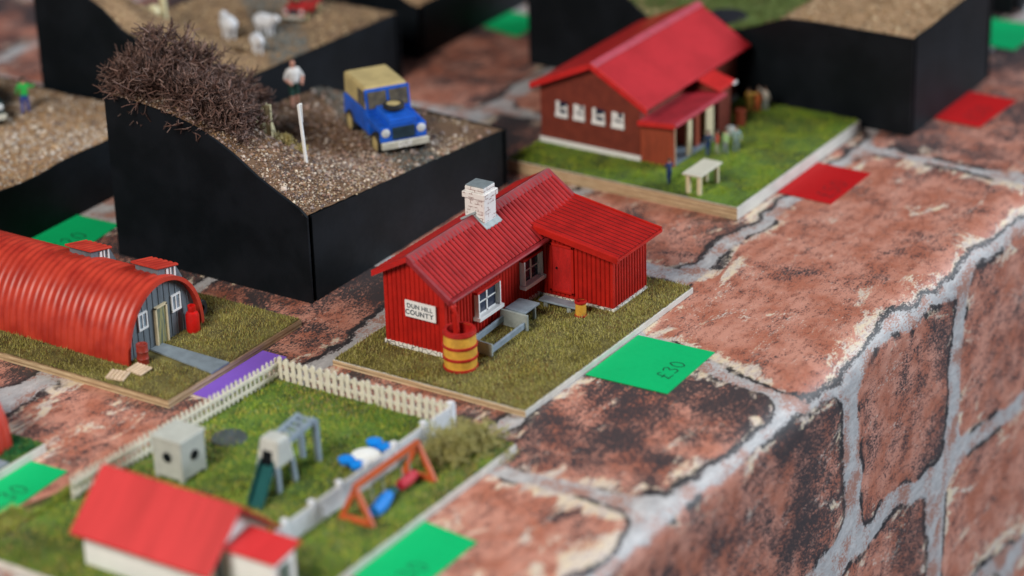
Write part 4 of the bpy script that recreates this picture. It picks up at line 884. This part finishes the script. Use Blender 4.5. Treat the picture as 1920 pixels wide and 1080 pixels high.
for xa in (83.25, 85.65):
    m = MB(); m.box(xa, xa+.65, 75.74, 75.84, 1.65, 1.74); m.box(xa, xa+.08, 75.75, 75.84, 1.7, 2.5); m.box(xa+.57, xa+.65, 75.75, 75.84, 1.7, 2.5); m.box(xa+.08, xa+.57, 75.76, 75.84, 2.42, 2.5); m.box(xa+.29, xa+.35, 75.765, 75.84, 1.7, 2.45)
    wo = m.build('window', WHT, hut); MB().box(xa+.05, xa+.6, 75.80, 75.83, 1.72, 2.45).build('pane', paint('pale_glass', (.25, .32, .38), .2, .2, 3), wo)
for y0 in (76.15, 80.2):      # dormers on the far side
    m = MB(); m.hexa([(85.3, y0, 2.9), (87.0, y0, 2.9), (87.0, y0+1.35, 2.9), (85.3, y0+1.35, 2.9), (85.3, y0, 3.98), (86.55, y0, 3.70), (86.55, y0+1.35, 3.70), (85.3, y0+1.35, 3.98)])
    d_ = m.build('dormer', GW, hut)
    m = MB(); m.corr((85.15, y0-.12, 4.05), (0, 1.6, 0), (1.5, 0, -.34), (.2, 0, .98), .3, .05, thick=.05); m.build('dormer_roof', ORRM, d_)
    m = MB(); m.box(85.85, 86.0, y0-.05, y0, 3.2, 3.72); m.box(86.4, 86.5, y0-.05, y0, 3.1, 3.66); m.box(85.85, 86.5, y0-.045, y0, 3.15, 3.25); m.box(86.12, 86.2, y0-.048, y0, 3.2, 3.7); m.build('dormer_window', WHT, d_)
m = MB(); m.hexa([(83.4, 71.76, .36), (84.7, 71.76, .36), (84.75, 75.84, .36), (83.95, 75.84, .36), (83.4, 71.76, .47), (84.7, 71.76, .47), (84.75, 75.84, .48), (83.95, 75.84, .48)]); setp(m.build('garden_path', paint('grey_path', (.20, .25, .29), .7, .1, 2)), 'smooth blue grey path leading to the hut door', 'path', None, 'structure')
GAS = paint('gas_red', (.62, .012, .010), .3, .08, 2)
e = empty('gas_bottle', (86.6, 75.4, .38), 'bright red gas bottle standing against the hut end wall', 'gas bottle')
MB().lathe((86.6, 75.4, .38), [(.001, 0), (.30, .02), (.33, .1), (.33, .85), (.28, 1.0), (.12, 1.1), (.001, 1.12)], 20).build('cylinder', GAS, e); MB().lathe((86.6, 75.4, .38), [(.17, 1.05), (.19, 1.08), (.19, 1.36), (.15, 1.36), (.15, 1.08)], 16).build('collar', GAS, e)
e = empty('oil_drum', (82.7, 75.2, .38), 'rusty red drum at the near corner of the hut', 'drum'); MB().lathe((82.7, 75.2, .38), [(.001, 0), (.27, 0), (.27, .3), (.29, .33), (.27, .36), (.27, .66), (.29, .69), (.27, .72), (.27, 1.02), (.22, 1.02), (.2, .96), (.001, .96)], 18).build('drum_body', paint('rust_red', (.30, .03, .018), .5, .2, 3), e)
e = empty('tyre', (88.0, 76.1, .38), 'black tyre leaning behind the hut end', 'tyre'); MB().lathe((88.0, 76.1, .85), [(.2, -.12), (.38, -.14), (.44, -.07), (.44, .07), (.38, .14), (.2, .12), (.17, 0), (.2, -.12)], 20, axis=1).build('rubber_ring', TYR, e)
SCR = paint('pinkish_board', (.62, .47, .33), .7, .1, 2)
for k_, (a, b, rz) in enumerate(((80.75, 74.75, .25), (81.5, 74.35, -.1))):
    e = empty('scrap_sheet', (a+.35, b+.4, .45), ('lower' if k_ == 0 else 'upper')+' pale pinkish corrugated scrap sheet lying by the hut drum', 'scrap sheet', 'pale scrap sheets on the grass')
    c_, s_ = cos(rz), sin(rz); MB().corr((a, b, .47+.05*k_), (-.75*s_, .95*c_, 0), (.75*c_, .7*s_, .08), (0, 0, 1), .2, .05, thick=.04).build('sheet', SCR, e)

# ------------------------------------------------------------------ small board at the far left with a red striped hut
bm_ = board(60, 74.4, 73.75, 82, .42, 'small board with dark green turf cut by the left edge', WOODW, TURFG)
grass(bm_, 'grass', 70, 74.3, 73.85, 82, .42, 9000, .3, [(.01, .10, .03), (.02, .16, .05), (.015, .07, .03)], avoid=[(60, 72.2, 73.7, 74.75)], seed=43, w=.05)
MB().box(68, 72.2, 73.85, 74.7, .44, .52).build('path_slab', GR2, bm_)
e = empty('corrugated_shed', (71, 77.3, .42), 'orange red curved corrugated shed cut by the left edge', 'model hut')
m = MB(); vs_ = []; NX = 90; NA = 16
for i in range(NX+1):
    x = 66+7.4*i/NX; o_ = .06*(.5+.5*cos(2*pi*x/.42))
    for j in range(NA+1): t_ = pi*j/NA; vs_.append((x, 77.3-(2.55+o_)*cos(t_), .42+(3.6+o_)*sin(t_)))
w_ = NA+1; m.add(vs_, [(i*w_+j, (i+1)*w_+j, (i+1)*w_+j+1, i*w_+j+1) for i in range(NX) for j in range(NA)], 0, True); m.build('arched_roof', ORRM, e, sharp=70)
m = MB(); m.prism([(77.3-2.5*cos(pi*j/16), .42+3.5*sin(pi*j/16)) for j in range(17)], 0, 73.1, 73.3); m.build('end_wall', GW, e)

# ------------------------------------------------------------------ playground board
bp = board(65.9, 84.6, 56.0, 69.75, .38, 'bright green playground baseboard behind white fences', WOODW, TURFG, side_mat=WOODW)
PG = [(.07, .14, .05), (.10, .20, .05), (.20, .33, .04), (.34, .42, .05), (.46, .42, .08), (.13, .20, .10), (.34, .24, .10), (.22, .30, .05)]
grass(bp, 'grass', 65.95, 84.55, 56.05, 69.7, .38, 45000, .2, PG, avoid=[(67.4, 71.3, 58.9, 65.6)], seed=53, w=.06)
bl = MB(); bl.prism([(65.9, 69.77), (72.75, 69.77), (72.75, 70.0), (65.9, 72.3)], 2, .004, .36); bls = setp(bl.build('baseboard', [TURFM], bevel=.03), 'narrow mossy strip of board at the lower left edge', 'baseboard')
grass(bls, 'grass', 66, 69.4, 69.8, 71.1, .37, 5000, .3, PG+[(.35, .36, .25)], seed=57, w=.06); grass(bls, 'grass', 69.4, 72.7, 69.7, 70.1, .37, 2500, .3, PG, seed=58, w=.06)
FW = paint('fence_cream', (.74, .70, .58), .6, .08, 3); FWW = paint('fence_white', (.76, .78, .82), .5, .05, 3)
def picket(p0, p1, h, pitch, w, mat, label, rails_side, posts=None, zb=.40, jit=.03):
    p0 = np.array(p0, float); p1 = np.array(p1, float); d = p1-p0; L = np.linalg.norm(d); d /= L; nn = np.array([-d[1], d[0]])*rails_side
    e = empty('picket_fence', (*((p0+p1)/2), zb), label, 'fence', 'white fences round the playground')
    r = random.Random(int(L*10))
    for k_ in (.28, .72):
        a = p0+nn*.06; b = p1+nn*.06; MB().bar((*a, zb+h*k_), (*b, zb+h*k_), .07, .15).build('rail', mat, e)
    n_ = int(L/pitch)
    for i in range(n_+1):
        c = p0+d*(i*pitch+.05); hh = h+r.uniform(-jit, jit); tl = r.uniform(-jit, jit)
        m = MB(); a = c-d*w/2; b = c+d*w/2; t3 = nn*-.05
        base = [(*a, zb-.05), (*b, zb-.05), (*(b+t3), zb-.05), (*(a+t3), zb-.05)]; top_ = [(*(a+d*tl), zb+hh-.1), (*(b+d*tl), zb+hh-.1), (*(b+t3+d*tl), zb+hh-.1), (*(a+t3+d*tl), zb+hh-.1)]
        m.hexa(base+top_); mid = c+d*tl; m.add([top_[0], top_[1], top_[2], top_[3], (*mid, zb+hh), (*(mid+t3), zb+hh)], [(0, 1, 4), (1, 2, 5, 4), (2, 3, 5), (3, 0, 4, 5)]); m.build('picket', mat, e)
    if posts:
        for t_ in posts:
            c = p0+d*t_; m = MB(); m.box(c[0]-.09, c[0]+.09, c[1]-.09, c[1]+.09, zb-.05, zb+h+.04); m.box(c[0]-.13, c[0]+.13, c[1]-.13, c[1]+.13, zb+h+.04, zb+h+.11); m.build('post', mat, e)
    return e
picket((71.2, 69.35), (84.55, 68.8), 1.10, .30, .15, FW, 'long picket fence along the left side of the playground', -1)
picket((84.55, 68.7), (84.6, 59.35), 1.15, .38, .23, FW, 'cream picket fence across the far end of the playground', 1, jit=.06)
picket((70.6, 59.3), (84.7, 59.3), 1.12, .21, .15, FWW, 'white paling fence with capped posts behind the swing', 1, posts=(.2, 2.0, 3.8, 5.7, 7.6, 9.6, 11.8, 13.9), jit=.01)

WHW = paint('hall_white', (.80, .82, .80), .55, .03, 1, fine=.03); HRD = paint('hall_roof_red', (.60, .028, .032), .6, .12, .5, (.47, .018, .02), fine=.04, stretch=(.25, 2.2, .25))
hall = empty('village_hall', (69.4, 62.3, .38), 'white hall with a plain red roof and small porch at the bottom left', 'model house')
HX0, HX1, HYa, HYb = 67.5, 71.3, 59.1, 65.45; hz = lambda x: 2.0+(1.75*(x-67.5)/1.9 if x < 69.4 else 1.75*(71.3-x)/1.9)
m = MB(); m.prism([(HX0, .38), (HX1, .38), (HX1, 2.0), (69.4, 3.7), (HX0, 2.0)], 1, HYa, HYb); m.build('wall', WHW, hall, bevel=.02)
rf = MB(); rf.hexa([(67.15, 58.75, 1.78), (69.4, 58.75, 3.80), (69.4, 65.8, 3.80), (67.15, 65.8, 1.78), (67.10, 58.75, 1.92), (69.4, 58.75, 3.96), (69.4, 65.8, 3.96), (67.10, 65.8, 1.92)]); ro2 = rf.build('roof', HRD, hall, bevel=.04)
rf = MB(); rf.hexa([(69.4, 58.75, 3.80), (71.65, 58.75, 1.78), (71.65, 65.8, 1.78), (69.4, 65.8, 3.80), (69.4, 58.75, 3.96), (71.7, 58.75, 1.92), (71.7, 65.8, 1.92), (69.4, 65.8, 3.96)]); rf.build('rear_roof_slope', HRD, ro2, bevel=.04)
m = MB(); m.box(68.55, 69.9, 56.7, 59.1, .38, 2.35); pw = m.build('porch_wall', WHW, hall, bevel=.02)
m = MB(); m.hexa([(68.35, 56.45, 2.42), (70.05, 56.45, 2.66), (70.05, 59.0, 2.66), (68.35, 59.0, 2.42), (68.35, 56.45, 2.54), (70.05, 56.45, 2.78), (70.05, 59.0, 2.78), (68.35, 59.0, 2.54)]); m.build('porch_roof', HRD, pw, bevel=.03)
GRN = paint('hall_green_frame', (.10, .16, .13), .5, .1, 2)
m = MB(); m.box(68.85, 69.5, 56.64, 56.7, .5, 2.1); m.build('porch_door', GRN, pw)
m = MB(); m.box(67.95, 68.35, 59.04, 59.1, .9, 2.2); wv_ = m.build('window', GRN, hall); MB().box(68.02, 68.28, 59.02, 59.04, 1.0, 2.1).build('pane', GLS, wv_)

GP = paint('playhouse_grey', (.46, .48, .44), .6, .06, 2)
e = empty('playhouse', (75.4, 67.0, .38), 'pale grey box playhouse with round openings near the left fence', 'playhouse')
m = MB(); m.box(74.5, 76.1, 66.15, 67.7, .55, 2.30); m.box(74.44, 76.16, 66.09, 67.76, 2.30, 2.42); bo = m.build('cabin', GP, e, bevel=.05)
for (c, ax, r) in (((74.47, 66.9, 1.55), 0, .22), ((75.35, 66.12, 1.5), 1, .22)):
    q = MB(); q.lathe(c, [(.001, -.035), (r, -.035), (r, .035), (.001, .035)], 20, axis=ax); q.build('opening', BLK, bo)
for x, y in ((74.65, 66.3), (76.05, 66.3), (74.65, 67.6), (76.05, 67.6)): MB().box(x-.1, x+.1, y-.1, y+.1, .36, .55).build('leg', GP, e)
GB = paint('slide_grey_blue', (.26, .33, .40), .5, .1, 2); TEAL = paint('slide_teal', (.004, .085, .085), .4, .1, 2); GPW = paint('slide_pale', (.48, .50, .47), .6, .06, 2)
e = empty('climbing_frame', (77.5, 63.0, .38), 'grey climbing frame with ladder ramp and a dark teal slide', 'climbing frame')
m = MB(); m.hexa([(75.95, 62.2, 1.5), (77.2, 62.2, 1.5), (77.2, 63.35, 1.5), (75.95, 63.35, 1.5), (76.2, 62.3, 2.7), (77.0, 62.3, 2.7), (77.0, 63.25, 2.7), (76.2, 63.25, 2.7)]); tw_ = m.build('tower', GPW, e, bevel=.1)
MB().hexa([(75.93, 62.5, 1.6), (76.0, 62.5, 1.6), (76.0, 63.05, 1.6), (75.93, 63.05, 1.6), (76.04, 62.55, 2.2), (76.1, 62.55, 2.2), (76.1, 63.0, 2.2), (76.04, 63.0, 2.2)]).build('opening', BLK, tw_)
for x, y in ((76.0, 62.25), (77.15, 62.25), (76.0, 63.3), (77.15, 63.3)): MB().bar((x, y, .36), (x*.85+76.55*.15, y*.85+62.8*.15, 1.6), .2, .2).build('leg', GB, e)
for y in (62.4, 63.2): MB().bar((77.0, y, 2.3), (78.95, y+.1, 2.45), .18, .24).build('ramp_side', GB, e)
for k_ in range(5): MB().bar((77.25+k_*.4, 62.4, 2.34+k_*.03), (77.25+k_*.4, 63.3, 2.34+k_*.03), .14, .1).build('rung', GB, e)
for y in (62.45, 63.3): MB().bar((78.95, y, 2.45), (79.05, y, .36), .22, .22).build('leg', GB, e)
m = MB(); m.hexa([(76.0, 62.45, 1.5), (76.0, 63.1, 1.5), (74.4, 62.55, .42), (74.4, 61.95, .42), (76.0, 62.45, 1.6), (76.0, 63.1, 1.6), (74.4, 62.55, .5), (74.4, 61.95, .5)])
for y in (62.4, 63.08): m.hexa([(76.0, y, 1.45), (76.0, y+.08, 1.45), (74.4, y-.42, .4), (74.4, y-.5, .4), (76.0, y, 1.85), (76.0, y+.08, 1.85), (74.4, y-.42, .75), (74.4, y-.5, .75)])
m.build('slide', TEAL, e)
ORG = paint('swing_orange', (.55, .10, .025), .5, .1, 2); SB = paint('swing_blue', (.008, .24, .78), .4, .08, 2); SR = paint('swing_red', (.55, .025, .05), .4, .08, 2)
e = empty('swing', (78.0, 57.6, .38), 'orange swing frame with blue, teal and red seats', 'swing')
MB().bar((75.55, 57.95, 2.05), (80.1, 57.95, 2.05), .2, .2).build('top_beam', ORG, e)
for x in (75.6, 80.05):
    for y in (57.15, 58.75):
        MB().bar((x, y, .40), (x, 57.95, 2.0), .2, .17, upv=(1, 0, 0)).build('leg', ORG, e)
    MB().bar((x, 57.15, .5), (x, 58.75, .5), .2, .2).build('foot_beam', ORG, e)
MB().tube([(76.3, 57.6, .62), (77.0, 57.7, .66), (77.7, 57.85, .72)], [.26, .32, .24], 10).build('blue_seat', SB, e); MB().tube([(77.6, 57.9, .7), (78.3, 57.9, .68)], .17, 8).build('teal_seat', TEAL, e)
MB().tube([(78.45, 57.8, .78), (79.0, 57.8, .82), (79.6, 57.85, .82)], [.22, .28, .2], 10).build('red_seat', SR, e)
for x in (76.6, 77.4, 78.7, 79.3):
    MB().tube([(x, 57.8, .85), (x, 57.95, 1.98)], .022, 5).build('chain', GPW, e)
RX, RYY = 79.8, 60.5
e = empty('spring_rider', (80.1, 61.0, .38), 'white playground rider with bright blue winged seats', 'play ride')
m = MB(); m.lathe((RX, RYY, .38), [(.001, 0), (.3, 0), (.3, .15), (.2, .35), (.62, .42), (.62, .55), (.001, .62)], 20); m.build('hub', WHW, e)
for dx, dy, s_ in ((-.95, .05, 1), (.95, -.05, 1)):
    m = MB(); cx_, cy_ = RX+dx, RYY+dy
    m.bar((RX, RYY, .85), (cx_, cy_, .85), .22, .1); m.lathe((cx_, cy_-.3, .8), [(.001, 0), (.3, 0), (.36, .2), (.001, .24)], 12); m.lathe((cx_+.1, cy_+.35, .82), [(.001, 0), (.3, 0), (.36, .2), (.001, .24)], 12); m.build('winged_seat', SB, e)
e = empty('garden_disc', (78.8, 67.1, .38), 'flat dark grey disc lying in the grass beside the playhouse', 'stepping stone'); m = MB(); m.lathe((78.8, 67.1, .38), [(.8, 0), (.76, .12), (.001, .13)], 20); m.build('disc', paint('dark_disc', (.07, .09, .10), .6), e)
twigs('shrub', 'feathery olive shrub in the corner outside the white fence', 'shrub', [(82.0, 57.6, .45, .9), (83.0, 57.2, .45, .95), (83.7, 57.6, .45, .85), (82.6, 58.2, .5, .9), (81.5, 58.0, .4, .7), (83.9, 56.9, .4, .8), (83.0, 57.9, .9, .7), (82.3, 57.3, .8, .7)], [(.36, .33, .10), (.44, .40, .14), (.24, .24, .07), (.52, .48, .22)], 17, .42, 4, 14, .06)
